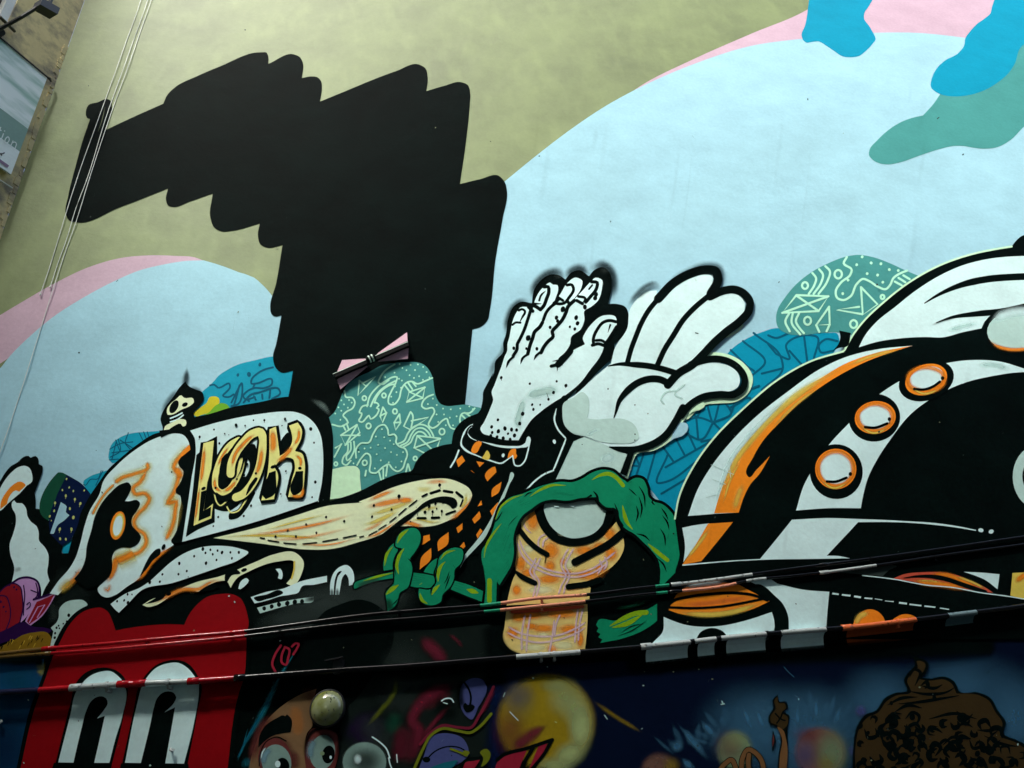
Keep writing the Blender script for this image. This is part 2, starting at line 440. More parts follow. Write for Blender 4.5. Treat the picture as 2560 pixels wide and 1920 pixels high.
m.fill('blue_field', 'blue', 'A3', "-480,1420* 0,1110 80,1010 250,840 480,650 700,510 1000,350 1200,265 1400,215 1600,182 1760,176* 1860,205* 1930,228* 1990,250* 2060,278* 2120,295* 2195,325* 2230,352* 2300,420 2400,560 2480,900 @P 760,1250* 700,1500* -360,1520*")
m.stroke('scratch', 'slate', 'A3', "2028,695 2012,785", 1.4, taper='se')
m.stroke('scratch', 'slate', 'A3', "1765,535 1758,570", 1.2, taper='se'); m.stroke('scratch', 'slate', 'A3', "2152,645 2146,690", 1.0, taper='se'); m.stroke('scratch', 'slate', 'A3', "1020,345 1005,362", 1.2)

# --- cyan drips and teal shape upper right
m = motif('painted_teal_shape', 'sea green hand shaped patch at upper right')
m.fill('teal', 'teal', 'C6', "1530,765* 1480,840 1390,940* 1320,955 1220,990 1120,1050 1020,1140 955,1220 950,1260 980,1300 1040,1330 1110,1338 1200,1322 1350,1270 1500,1220 1640,1188 1720,1188 1800,1202 1880,1210 2000,1195 2100,1140 2212,1030 2400,900* 2400,100* 2000,300* 1700,600*")
m.stroke('scuff', 'slate', 'C6', "1505,968 1520,955", 2.2)
m = motif('painted_cyan_drip', 'short bright cyan drip hanging at the top right')
m.fill('cyan', 'cyan', 'C6', "470,-40* 455,60 445,140 430,210 402,285 412,322 440,347 490,340 545,338 600,370 660,410 740,460 800,466 870,455 930,410 985,350 1005,320 990,280 950,210 910,150 912,110 950,50 1000,-40*")
m = motif('painted_cyan_drip', 'long bright cyan drip at the right edge of the mural')
m.fill('cyan', 'cyan', 'C6', "1985,-40* 1950,60 1938,110 1900,145 1830,195 1770,260 1735,310 1725,370 1680,430 1560,500 1500,560 1468,620 1460,720 1490,745 1540,770 1640,785 1760,775 1900,730 2000,670 2090,590 2140,510 2170,410 2400,250* 2400,-40*")

# --- cyan and teal clouds behind the figures
m = motif('painted_cyan_cloud', 'cyan patch with dark blue line drawings above the lettered board')
m.fill('cyan', 'cyan2', 'B2', "330,760* 420,560 470,440 540,380 600,320 640,272 760,190 850,145 1050,92 1250,50 1480,60* 1480,560* 1100,600 780,680 380,780*")
m.fill('cyan', 'cyan2', 'A4', "1760,-10* 1620,0 1500,8 1330,60 1240,130 1205,230 1203,300 1240,345* 1500,330* 1800,60*")
m.fill('cyan', 'cyan2', 'A4', "1200,420* 1110,450 1000,490 920,560 935,600 1010,700* 1200,600*")
m.fill('cyan', 'cyan2', 'A4', "830,1170* 690,1260 700,1350 790,1360*")
for p in ("555,370 600,362 640,395 770,355 775,385 700,490 760,500 815,470", "790,560 905,345 860,580 790,600", "820,590 880,370", "1250,170 1170,190 1090,230 1010,320 1010,350 1060,350 1240,310 1240,350 1150,400 1040,400 960,440 920,490 940,520 1050,500", "1050,350 1030,400", "925,560 1010,470 1090,450 1320,420 1330,450 1240,520", "1040,490 1060,530", "1130,470 1135,520", "1220,430 1210,510", "970,530 985,545"):
    m.stroke('ink_lines', 'inkblue', 'B2', p, 4.8)
m.dots('ink_lines', 'inkblue', 'B2', "862,255,16 985,250,24 1105,140,18")
for p in ("1215,190 1330,130 1470,110", "1280,90 1330,220", "1420,10 1390,130 1440,190", "1240,230 1470,200", "1220,280 1330,210 1310,80", "1210,310 1310,300", "1330,90 1470,180", "1540,10 1580,90", "1590,0 1620,80", "1630,0 1650,60", "1240,300 1290,100"):
    m.stroke('ink_lines', 'inkblue', 'A4', p, 2.6)
for p in ("925,580 940,590 1000,525 1080,520 1120,430", "1060,590 1140,430"):
    m.stroke('ink_lines', 'inkblue', 'A4', p, 2.4)
m.fill('yellow_spot', 'gold', 'B2', "370,690 440,620 520,560 550,500 600,490 650,510 660,560 600,610 540,670 450,700 400,715")
m.fill('green_spot', 'leafgreen', 'B2', "540,670 620,590 680,565 740,580 770,620 700,640 600,680 480,705")

m = motif('painted_cyan_cloud', 'cyan band with dark blue line drawings between cartoon hand and black arch')
m.fill('cyan', 'cyan', 'B7', "1400,1650* 1230,1450 1060,1260 870,1172* 960,930* 1150,880 1300,780 @C5 360,245* 420,175 500,120 600,75 700,50 800,90 1000,80 1065,85 1078,130 1050,190 900,300 560,600 330,830 200,1000 110,1240*")
for p in ("550,80 720,235 730,290 600,430", "410,185 530,305", "485,130 620,262 530,350", "690,210 770,240 750,155 860,95 940,105 920,240", "640,95 680,110 770,80", "860,100 880,260", "770,190 850,280", "1065,130 990,120 950,160 960,195 1040,190", "690,210 640,150", "600,330 720,300"):
    m.stroke('ink_lines', 'inkblue', 'C5', p, 5.4)
for p in ("1240,880 1340,1020", "1370,800 1450,950", "1490,740 1560,890", "960,970 1000,1060", "930,1060 1000,1072", "1040,950 960,1180", "1160,920 1070,1240", "1280,960 1195,1240 1250,1230 1590,1010", "1260,1080 1750,800", "1220,1345 1480,1190", "1450,630 1570,580 1700,612 1740,630", "1570,580 1590,800", "1680,450 1740,630 1800,440", "1740,630 1620,800 1460,740", "1740,630 1810,700", "1740,630 1920,530 1860,430", "1530,530 1570,575 1620,490", "1620,822 1720,800", "1920,530 2000,350 2200,260", "2040,40 2150,110", "1900,490 2080,370", "2010,370 2110,385"):
    m.stroke('ink_lines', 'inkblue', 'B7', p, 5.4)

def chalk(m, crop, lines, w, dots, r, rings):
    for p in lines: m.stroke('chalk_lines', 'chalk', crop, p, w)
    m.dots('chalk_lines', 'chalk', crop, dots, r, 1.1)
    for q in rings: m.ring('chalk_lines', 'chalk', crop, q[0], q[1], q[2], w)
m = motif('painted_teal_cloud', 'sea green blob with chalk drawings at the right')
m.fill('teal', 'teal', 'C4', "195,640 210,560 260,480 350,370 480,265 620,190 750,140 860,122 980,140 1120,190 1240,245 1370,300* 1300,420* 900,760 800,775 700,752 550,757 400,775 280,760 210,710")
chalk(m, 'C4', ("770,140 745,190 810,245 800,280 720,350 680,420 690,470 740,490 800,460 850,360 900,318 960,340 1020,380 1090,400 1120,370 1150,310 1200,275 1260,250", "1160,340 1215,370", "1190,310 1245,345", "1230,290 1280,320", "490,270 520,310 505,370 460,440", "545,240 575,280 560,350 500,440", "595,215 630,250 610,340 540,440", "360,450* 620,460* 540,580* 245,595* 360,450*", "245,595 620,460", "360,455 540,580", "300,600 270,660 305,745", "330,600 320,670 390,770", "380,600 355,660 385,720 420,760", "625,545* 630,690* 520,695* 625,545*", "520,695 545,750", "630,690 605,745", "885,385* 900,610* 1020,525* 885,385*", "870,545* 690,570* 895,605*"), 5.5,
  "850,203 895,138 968,188 1047,195 1115,242 935,275 1020,287 780,327 1063,345 737,437 1188,250", 12, ((430,372,24),(700,280,30),(450,660,28),(825,685,28),(1060,465,15)))

# --- the black stepped silhouette
m = motif('painted_black_silhouette', 'huge black stepped silhouette like a quiff of hair')
m.fill('black', 'black', 'C7', "143,345 155,312 200,298 245,283 260,290 266,310 238,430* 370,368 512,305* 530,265 570,225 670,175 780,128 975,60 1005,62 1013,85 1012,115* 1135,70 1165,85 1177,110 1172,183* 1220,175 1245,178 1265,200 1268,225 1258,295* 1380,245 1500,195 1620,150 1730,118 1760,135 1772,185 1765,245* 1850,220 1930,202 1962,215 1975,262 1973,300 1955,480 1925,688* 2020,665 2110,648 2140,680 2150,725 2130,850 2095,1050 2068,1290 2058,1335 2030,1365 1980,1382* @B3 1775,10* 1690,870* @P 1150,1060* 1000,1160* 740,1060* 721,993* @B2 1440,400 1470,210* 1340,228 1290,190 1260,130 1250,60 @C7 1050,1450 1075,1315* 1040,1318 1026,1305 1022,1280 1050,1160 1080,978* 1005,990 975,975 963,935 972,875* 840,910 790,913 755,895 737,850 748,732* 640,770 553,796 535,790 525,765 535,708* 300,800 100,870 62,860 48,830 60,740 95,600 125,490 163,378* 148,372")
m.stroke('scratch', 'slate', 'A2', "1312,1010 1300,1075", 1.6, taper='se'); m.stroke('scratch', 'grime', 'C7', "235,320 215,400 200,440", 1.2, taper='se')

m = motif('painted_teal_cloud', 'sea green blob with chalk drawings under the pink bow')
m.fill('teal', 'teal', 'B3', "180,1000* 250,930 300,820 345,710 400,620 500,550 650,480 760,420 900,390 1050,380 1160,382 1240,410 1290,460 1330,540 1350,660 1375,770 1420,840 1490,865 1600,858 1700,850 1790,870 1860,885 1960,1150* 1640,1330* 1400,1345 1250,1450 1130,1640 870,1690 600,1790 230,1700*")
chalk(m, 'B3', ("915,405 870,430 790,495 750,560 735,605 770,625 850,580", "610,870 640,760 720,660 830,580 900,545 940,545 930,600 880,700 845,790 850,840 900,850 960,790 990,680 1020,630 1060,600 1110,595 1160,620 1250,590 1330,555", "650,870 690,780 760,690 860,620 920,590", "690,830 720,760 790,680 880,630 910,625",
  "620,855 560,870 530,920 525,940 550,945 545,980 520,1030 550,1045 600,1000 630,970 650,1010 690,990 730,940 740,900 715,890 740,860 715,830 690,830", "525,585* 600,650* 510,750* 525,585* 570,610* 705,540* 600,650*", "785,880* 825,945* 780,1050* 755,980* 785,880*", "760,975 825,940", "968,955* 980,1050* 925,1130* 908,1050* 968,955*", "910,1050 980,1045",
  "1075,710* 1250,655* 1225,780* 1045,825* 1075,710* 1225,775*", "1250,660 1050,820", "1030,640 1075,700", "1060,605 1110,680", "1110,600 1150,650", "1090,930 1100,940 1095,1130* 1015,1090* 1090,930", "1100,1030* 1290,990* 1160,1080* 1100,1120*",
  "950,1285 1020,1250 1060,1170 1120,1100 1200,1070 1270,1090 1320,1150 1345,1200", "980,1305 1060,1260 1100,1180 1150,1120 1220,1110 1280,1150 1310,1200", "1010,1320 1090,1270 1130,1190 1180,1150 1230,1160 1270,1200", "1165,1195* 1420,1225* 1390,1310*", "1165,1195* 1130,1330* 1240,1385*", "1165,1195 1330,1350", "1130,1330 1420,1230",
  "1340,740 1270,770 1225,820 1215,870 1250,895 1340,890 1355,920 1320,1000 1290,1080 1330,1110 1380,1090 1440,1030 1490,1005 1510,1060 1540,1110 1590,1125", "1800,890 1750,940 1660,950 1635,1020 1640,1050", "1650,960 1700,1010", "1690,940 1750,980", "360,700 375,765 450,775 475,820 450,890 380,930 345,970 380,1010 400,1050", "345,1080 370,1130", "385,1060 405,1120", "225,1070 330,1090 400,1050",
  "320,1190* 500,1070* 530,1160* 370,1300* 320,1190* 530,1190*", "500,1075 370,1300", "400,1290 395,1370 345,1440 340,1500 375,1520 430,1470", "430,1270 430,1350 380,1430 390,1470 430,1440", "465,1260 470,1350 430,1440", "250,1430* 330,1280* 260,1330*",
  "490,1440 490,1340 540,1280 630,1270 680,1170 740,1090 800,1075 840,1130 850,1190 910,1180 935,1210 930,1270 960,1310 1030,1340 1055,1400 1030,1480 1000,1560 950,1590 890,1560 850,1510 790,1540 690,1610 650,1600 650,1480 640,1410 610,1390 550,1440 500,1520", "740,1590 765,1680", "790,1560 790,1680", "835,1520 820,1640", "1060,1510 1040,1600", "1065,1510 1085,1580", "600,1580 590,1640"), 4.2,
  "970,402 1090,410 1172,405 1000,445 1045,470 1230,433 1140,468 1268,490 913,497 1080,525 1185,537 1128,555 810,547 963,565 1300,550 1228,577 995,585 920,650 985,663 935,713 877,763 897,830 1338,785 1282,845 1380,855 1450,895 1535,903 1640,893 1740,870 1778,900 1378,960 1460,960 1600,980 1525,995 1397,1043 1480,1080 1560,1080 325,803 410,800 440,828 355,848 293,880 398,885 325,918 258,948 315,1018 775,1123 708,1205 800,1213 865,1250 905,1290 733,1297 583,1337 650,1328 810,1332 520,1375 717,1400 875,1377 940,1408 1007,1378 763,1468 850,1490 990,1480 928,1545 697,1557 460,1500", 9.5,
  ((580,780,22),(797,750,22),(918,925,24),(627,1088,26),(1438,1150,30),(585,1495,25),(1142,1445,20),(265,1505,18)))
m.fill('cream_block', 'mint', 'B3', "215,1568* 430,1530 490,1535 525,1570 532,1660* 545,1800* 470,1860* 200,1900*")

# --- black ground of the lower mural
m = motif('painted_black_ground', 'black painted ground joining the lower figures of the mural')
m.fill('black', 'black', 'A4', "-1300,1000* -60,640 0,560 60,460 130,380 200,340 260,285 320,268 345,290* 400,270 430,300 435,360* 475,380 478,430 450,520 420,600 390,680* 400,740 400,850* 450,860 480,920 540,970 560,1050 575,1120 640,1160 700,1260 690,1340 760,1345* 800,1200 830,1100 880,900 960,760 1010,690 1100,560 1200,420 1330,300 1500,160 1700,30 1800,-10 @B2 10,740 60,620 150,500 225,390 285,330* 310,370 400,420 470,450 490,520 440,600 375,690 385,725* 550,690 780,620 1100,560 1420,500 1600,512 1740,570 1830,650 1890,790 1912,920 1915,1100 1910,1300 1880,1659* @B8 0,215 250,90 480,10 @B3 1110,1592* 1130,1540 1200,1440 1320,1350 1450,1300 1560,1290 @B6 575,765* 580,680 600,610 650,540 740,470 860,420* 1300,200* @P 1420,1000* 1420,1200* 1620,1210* 1625,1255 1650,1300 1720,1400* 1760,1480* 2640,1480* 2640,2460* -640,2460*")
m.soft('haze', 'slatedark', 'B1', "500,720 540,820 500,930 420,1000", 40, 0.9); m.soft('haze', 'slatedark', 'B1', "760,820 740,930 640,1010 520,1100 480,1180", 55, 0.9)
m.soft('haze', 'slate', 'B1', "420,1060 480,1150 430,1250", 26, 0.5)
m.soft('overspray', 'black', 'B2', "255,450 282,350 296,250 302,150", 17, 0.8, taper='e', fade=0.35)
m.soft('overspray', 'black', 'B2', "20,720 90,560 220,400", 16, 0.6); m.soft('overspray', 'black', 'B2', "330,400 400,418 470,450", 14, 0.6)
m.soft('overspray', 'grey', 'B2', "1660,525 1800,600 1900,720", 16, 0.2, fade=.5)

# --- far left: white figures, night sky panel, petals, fur
m = motif('painted_night_panel', 'navy night sky panel with yellow lights and green side')
m.fill('green_side', 'dkgreen', 'A4', "700,455* 650,452 620,480 480,940 540,985* 700,700* 750,480*")
m.fill('navy', 'navy', 'A4', "745,478* 820,520 900,570 960,630 1008,690* 960,780 900,900 860,1050 830,1120 795,1185 690,1262* 560,1130* 548,985 640,690*")
m.fill('gap', 'blue', 'A4', "680,780* 745,830 735,890 775,925* 715,985 650,1030 620,1080 600,1130 562,1128*")
m.dots('lights', 'star', 'A4', "743,525 772,618 697,648 818,658 735,710,12 835,750,12 895,797,13 617,790,12 780,853,12 607,877,11 558,937,11 818,950,15 668,1080,14 797,1080,14 672,1185,12 735,1190,11 938,652,8 575,985,6", 9, 1.5)
for p in ("735,715 733,745", "835,760 832,785", "890,805 886,835", "617,800 612,830", "668,1090 664,1120", "797,1090 792,1120"): m.stroke('lights', 'star', 'A4', p, 1.0)
m = motif('painted_white_figure', 'white rounded figure with orange arc at the left edge')
m.fill('white', 'white', 'A4', "-60,740* 0,640 60,540 130,455 220,390 290,380 335,405 360,465 360,555 300,600* 230,680* 90,800 20,870 -60,900*")
m.fill('orange_arc', 'orange', 'A4', "10,860* 18,780 80,665 150,590 230,553 265,565 292,595 270,620 220,665* 180,650 130,690 100,740 85,800*")
m = motif('painted_white_figure', 'white bottle shaped figure with wavy black outline')
m.fill('white', 'white', 'B1', "130,180* 150,203 195,205 230,245 245,320 280,370 320,400 340,450 345,530 390,580 425,650 425,720 415,800 435,875* 400,930 365,1010* 355,920 325,875 270,850 180,865 108,895* 130,760 95,640 90,560 120,470 145,360 140,300 110,240 112,195")
m.soft('shade', 'slate', 'B1', "130,800 150,780 200,770", 12, 0.35)
m = motif('painted_petals', 'red and lilac painted petals with violet outlines')
m.fill('lilac', 'lav', 'B1', "105,905* 180,862 270,855 325,885 345,945 338,1010 290,1080 240,1180 185,1238* 150,1100*")
m.fill('red_petal', 'flowerred', 'B1', "-40,1010* 60,925 130,900 175,925 195,1000 205,1100 178,1225* 100,1290 30,1315 -40,1330*")
m.fill('flag', 'lav', 'B1', "305,1040* 400,1010 505,960* 440,1080 370,1180 270,1262* 225,1225*")
m.fill('flag_red', 'flowerred', 'B1', "325,1055* 400,1025 478,990* 430,1080 360,1175 262,1250* 240,1225*"); m.stroke('flag_line', 'lav', 'B1', "262,1235 335,1100* 395,1080* 330,1190", 2.6)
for p, wv in (("-10,985 60,922 130,897 180,925 200,1010 205,1110 180,1230", 3.2), ("110,895 180,853 270,848 330,880 350,940 340,1010", 5), ("212,915 222,1000 215,1080 210,1170", 3), ("275,955 325,975", 3), ("318,895 330,940 325,1010 295,1040", 3), ("240,1080 265,1060 270,1090 240,1120", 2.6), ("0,1000 60,1010 90,1080 95,1200 60,1300", 3), ("505,960 400,1005 300,1035", 5)):
    m.stroke('violet_lines', 'purple', 'B1', p, wv)
m.dots('violet_lines', 'purple', 'B1', "15,1055,10 40,1100,9 90,910,9 130,930,9 150,950,8 60,1140,7", 8)
m.fill('dark_base', 'purple', 'B1', "-40,1340* 90,1280 200,1230 300,1270 400,1280 455,1300 400,1340 200,1360 60,1400 -40,1440*")
m = motif('painted_fur', 'tuft of mustard painted fur at the left edge')
m.fill('fur', 'fur', 'B1', "-40,1470* 60,1420 140,1380 200,1345 300,1320 420,1325 455,1380 445,1460* 0,1540* -40,1560*")
for k in range(34):
    x = random.uniform(20, 420); y = 1420-0.16*x+random.uniform(-30, 45)
    m.stroke('hairs', random.choice(('furlight', 'fur', 'black')), 'B1', "%d,%d %d,%d %d,%d" % (x, y, x-8, y+18, x-20, y+38), 1.8, taper='e')
m = motif('painted_white_tongue', 'white spotted tongue beside the red figure')
m.fill('white', 'grey', 'B1', "515,1190 520,1120 575,1060 650,1040 735,1047 765,1080 700,1120 640,1185 590,1255 545,1330 500,1400 462,1462* 440,1450* 470,1310* 448,1280* 500,1230")
m.dots('spots', 'black', 'B1', "603,1172,14 585,1225,9 515,1262,8 497,1280,10 522,1285,7 485,1327,10 482,1365,11 555,1245,7", 9)
m = motif('painted_blue_panel', 'dark blue painted panel at the lower left edge')
m.fill('blue', 'deepblue', 'A5', "-1450,800* -100,700 400,690* 392,900 350,1070 200,1700* -1700,1700*")
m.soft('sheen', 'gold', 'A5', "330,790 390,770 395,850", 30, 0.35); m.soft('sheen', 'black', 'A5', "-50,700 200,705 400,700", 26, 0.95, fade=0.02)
m.blob('sheen', 'inkblue', 'A5', 180, 900, 160, 130, 0.4); m.blob('sheen', 'navy', 'A5', 60, 1500, 240, 320, 0.5); m.soft('sheen', 'grey', 'A5', "120,880 220,850", 9, 0.2)

# --- red figure
m = motif('painted_red_figure', 'red round eared figure with two tall white eyes')
m.fill('outline', 'black', 'A5', "150,1700* 290,1100 385,850 440,690 500,540 610,350 710,255 820,205 935,200 1005,245 1050,340 1080,400* 1300,365 1640,350* 1660,300 1730,190 1840,110 1960,75 2090,80 2180,120 2225,210 2250,300 @A6 110,400 100,600 70,900 @A5 2180,1000 2080,1700*")
m.fill('red', 'red', 'A5', "185,1700* 330,1100 420,850 470,700 540,550 640,372 730,282 830,240 920,236 970,270 1010,350 1040,437* 1170,412 1300,395 1500,381 1650,385* 1690,300 1760,210 1850,140 1960,112 2080,115 2150,150 2190,220 2210,290 @A6 80,400 70,430 62,600 40,860 @A5 2135,1000 2030,1700*")
for L_, o, wh, pu in (('left', "495,1660* 640,1080 690,900 760,820 860,775 980,770 1060,800 1120,860 1142,920 1110,1200 1000,1660*",
   "530,1610* 640,1180 690,980 740,910 800,850 900,805 1000,800 1060,840 1110,900 1132,960 1100,1200 1040,1400 985,1616*",
   "655,1660* 740,1300 780,1150 820,1070 870,1030 920,1022 958,1042 970,1085 940,1140 875,1220* 945,1195* 900,1400 840,1660*"),
  ('right', "1090,1660* 1200,1150 1250,930 1310,830 1400,745 1500,705 1600,700 1690,735 1760,820 1802,920 1770,1150 1675,1660*",
   "1125,1613* 1230,1100 1280,920 1330,840 1400,770 1500,730 1600,725 1680,770 1740,840 1780,900 1782,960 1740,1250 1650,1621*",
   "1255,1660* 1350,1270 1380,1130 1410,1040 1460,990 1510,978 1555,990 1580,1030 1560,1080 1475,1165* 1570,1120* 1530,1350 1475,1660*")):
    m.fill('eye_outline', 'black', 'A5', o); m.fill('eye_white', 'white', 'A5', wh); m.fill('pupil', 'black', 'A5', pu)
m.fill('eye_outline', 'black', 'A5', "490,1614* 1010,1614* 1000,1690* 470,1690*"); m.fill('eye_outline', 'black', 'A5', "1090,1617* 1690,1624* 1690,1690* 1075,1690*")

# --- orange and white mask
m = motif('painted_mask', 'white mask with orange flames and black eye beside the lettered board')
m.fill('white', 'white', 'B1', "440,985* 520,870 600,780 660,680 700,560 740,400 780,280 870,120 @A4 1150,560 1300,380 1500,210 1700,90 1850,40 1950,25 2040,45 2090,110 2112,205* 2060,250 2000,300 1980,350 2000,400 2035,440 2030,500 1990,590 1955,650 1960,690 2000,710 2010,760 1990,900 1970,1050 1950,1140 1900,1210 1930,1255* @B1 1400,640 1320,720 1215,850 1100,930 1000,1000 930,1020 880,1000 852,950 900,890 960,830 980,740 975,690 1000,620 1060,590 1140,590 1200,555 1225,490 1195,450 1150,400 1150,330 1190,270 1215,200 1190,180 1130,190 1085,190* 1120,130 1140,60 1120,30 1060,40 960,120 880,220 830,320 800,440 760,580 745,700 700,800 600,900 510,1000*")
FL = 'flames'
for p, wv in (("1630,335 1645,400 1500,470 1350,520 1270,580", 13), ("1640,420 1560,560 1480,640 1500,690 1620,690 1660,740 1620,830 1530,920 1490,1000 1520,1080 1600,1130 1630,1220 1570,1320 1400,1390 1280,1430 1270,1480 1230,1560 1180,1650", 14), ("2105,150 2050,230 1960,330 1930,400 1990,470 1970,560 1930,680 1880,760 1860,795 1960,780 1950,850 1930,1000 1870,1150 1830,1220", 15), ("1280,580 1180,680 1080,830 1030,930", 7), ("1290,1440 1400,1395 1500,1340", 26)):
    m.soft(FL, 'yellow', 'A4', p, wv*1.9, 0.55, fade=0.06)
    m.soft(FL, 'orange', 'A4', p, wv*0.75, 0.95, fade=0.05, core=.02)
m.fill(FL, 'orange', 'A4', "2108,150 2112,205* 2060,250 2010,290 1985,330 2000,260 2050,200")
m.soft(FL, 'orange', 'A4', "1935,400 1985,460 2010,530", 20, 0.9, fade=0.2)
m.soft(FL, 'orange', 'B1', "900,930 940,960 960,900", 12, 0.6); m.soft(FL, 'orange', 'B1', "1510,575 1390,650 1310,730 1210,860 1150,885", 11, 0.9); m.soft(FL, 'orange', 'B1', "720,740 660,850 560,940 510,975", 16, 0.7); m.soft(FL, 'yellow', 'B1', "640,860 560,930 510,980", 24, 0.5)
m.soft(FL, 'orange', 'B1', "990,650 1010,700 980,820 930,900", 14, 0.8)
m.fill('face', 'black', 'B1', "900,890 960,830 980,740 975,690 1000,620 1060,590 1140,590 1200,555 1225,490 1195,450 1150,400 1150,330 1190,270 1215,200 1190,180 1130,190 1085,190* 1120,130 1140,60 1120,30 1060,40 960,120 880,220 830,320 800,440 760,580 745,700 700,800 650,860* 760,950*")
m.oval('eye', 'orange', 'B1', 1027, 400, 62, 124, 12); m.oval('eye', 'yellow', 'B1', 1031, 398, 46, 105, 12); m.oval('eye', 'white', 'B1', 1028, 402, 38, 88, 12)
m.fill('black_drop', 'black', 'B1', "1390,598 1395,640 1330,700 1280,770 1215,845* 1270,720 1320,640 1365,602"); m.oval('black_drop', 'black', 'B1', 1421, 585, 15, 26, 25)
for p in ("985,930 1030,900", "900,1310 970,1300", "870,1430 930,1415", "960,1010 1020,980"): m.stroke('drip_marks', 'slate', 'A4', p, 1.6, taper='se')
m.dots('black_drop', 'black', 'A4', "1907,452,9 1455,1160,3 1165,1225,4", 8)
m.fill('black_lobe', 'black', 'A4', "2115,205* 2060,250 2000,300 1978,350 2000,400 2037,440 2030,500 1990,590 1952,650 1960,690 2000,710 2012,760 2060,900* 2150,300*")

# --- small white crown
m = motif('painted_finial', 'small white mask like finial on top of the lettered board')
m.fill('white', 'cream', 'B2', "240,485 270,512 370,520 380,560 340,600 250,640 130,700 90,700 80,650 120,580 180,530")
m.oval('black_eye', 'black', 'B2', 160, 612, 42, 78, 28); m.oval('black_eye', 'black', 'B2', 280, 588, 34, 22, -25)
m.stroke('white_bar', 'white', 'B2', "120,740 190,712 250,680", 3.6); m.stroke('white_bar', 'white', 'B2', "120,780 200,752 262,705", 3.6)
m.fill('white_base', 'cream', 'B2', "45,885* 60,830 130,790 240,748 290,760 290,820 258,830 235,800 160,825 110,860 85,885*")

# --- long strap with curl
m = motif('painted_strap', 'long cream stitched tongue curling round at its end')
m.fill('cream', 'cream', 'F', "462,1163* 553,1141 640,1114 710,1093 778,1086 @B8 0,340 150,270 350,180 600,110 800,80 980,82 1120,130 1210,190 1240,260 1220,340 1150,440 1020,520 850,590 700,610 560,600 450,605* 400,600 300,660 150,730 0,775 @F 720,1186 650,1187 580,1177")
for p, wv, c, a in (("30,400 200,365 400,325 620,290", 17, 'orange', .8), ("420,330 520,318 600,315", 16, 'orange', .9), ("40,500 250,440 450,375 650,300", 14, 'yellow', .7), ("0,600 150,560 330,480 470,400", 13, 'yellow', .8), ("0,660 130,620 300,520", 9, 'orange', .5), ("60,340 260,250 420,200", 12, 'orange', .75), ("700,130 850,110 1000,115", 12, 'orange', .5), ("1235,230 1225,330 1120,450 960,540", 15, 'orange', .95), ("1180,220 1160,340 1080,430", 11, 'yellow', .7), ("455,600 530,568 620,590 720,600", 13, 'orange', .9), ("520,560 640,530 800,560 930,550", 9, 'yellow', .6), ("20,745 150,710 300,625 430,530", 7, 'orange', .8), ("640,430 720,420 800,400 900,390", 10, 'yellow', .5), ("600,180 700,200 820,180", 14, 'yellow', .4)):
    m.soft('orange_streaks', c, 'B8', p, wv, a, fade=.4)
for p, wv, c, a in (("470,1162 540,1158 640,1160 720,1168", 8, 'yellow', .9), ("520,1160 600,1149 700,1130 778,1108", 10, 'orange', .75), ("560,1150 640,1128 720,1108", 7, 'yellow', .7), ("560,1169 660,1162 770,1138", 8, 'orange', .5), ("640,1178 720,1176 780,1160", 6, 'orange', .7)): m.soft('orange_streaks', c, 'F', p, wv, a, fade=.4)
m.fill('curl', 'black', 'B8', "250,690* 360,600 500,495 620,420 700,350 830,290 980,278 1050,300 1078,345 1060,395 1020,410* 980,370 900,345 800,352 720,395 640,450 560,525 450,605* 380,622")
for p, wv in (("690,275 740,250", 5), ("785,240 880,210", 7), ("930,215 1020,230", 7), ("1068,232 1130,282", 7), ("1138,315 1110,382", 4.5), ("1052,437 955,472", 5), ("545,385 630,320", 3.6), ("430,480 510,410", 3.6), ("330,560 400,505", 3.2), ("210,640 290,590", 3.2), ("100,705 185,660", 3.2), ("0,725 40,715", 3.2), ("640,516 725,516", 6), ("795,512 875,508", 6)):
    m.stroke('stitches', 'black', 'B8', p, wv)
for p in ("563,1163 572,1164", "580,1168 603,1172", "614,1174 640,1176", "655,1176 685,1173", "698,1171 730,1165", "742,1163 770,1157"): m.stroke('stitches', 'black', 'F', p, 3.2)
m.dots('spots', 'black', 'B8', "433,275,19 155,375,14 350,420,13 135,500,14 882,150,18 765,385,18 720,448,16 803,445,14 905,440,14 848,410,10 835,355,14 918,345,10 560,555,8", 12)
for p in ("433,290 430,318", "882,160 890,190", "765,395 760,430", "803,455 800,495", "905,450 902,490", "638,460 638,490"): m.stroke('spots', 'black', 'B8', p, 1.3)
m.dots('spots', 'black', 'F', "622,1147 662,1134 705,1118 744,1127 684,1152 640,1160 596,1160", 2.6)

# --- lettered board
m = motif('painted_lettered_board', 'white spotted board with the word LOOK in fat letters')
m.fill('board', 'white', 'B2', "340,880* 600,800 900,730 1150,690 1350,670 1500,675 1620,720 1720,810 1780,930 1805,1080 1810,1250 1795,1450 1760,1659 @F 690,1083* 553,1129 395,1172* @B1 1660,0 @B2 402,1050 385,950")
m.fill('board_outline', 'black', 'B2', "0,880* 20,960* 120,915 220,905 300,935 330,1010 345,1110 330,1250 310,1659 @B1 1530,450 1490,548 1580,545* 1660,0 @B2 402,1050 390,960 345,885* 250,850*")
m.fill('letter_shadow', 'black', 'B2', "410,1150* 480,1090* 470,1030* 640,940* 640,1250* @B1 1840,60* 1862,160* 1862,372* 1700,445 1612,500* 1660,200")
m.fill('letter_shadow', 'black', 'B1', "1845,90* 1840,240 1900,270 1985,275 2060,230* 2110,170 2060,260 1985,300 1985,345 2050,340 2140,250 2212,120* 2150,-20* 1950,-20*")
CL, SH = 'yellow', 'orange'
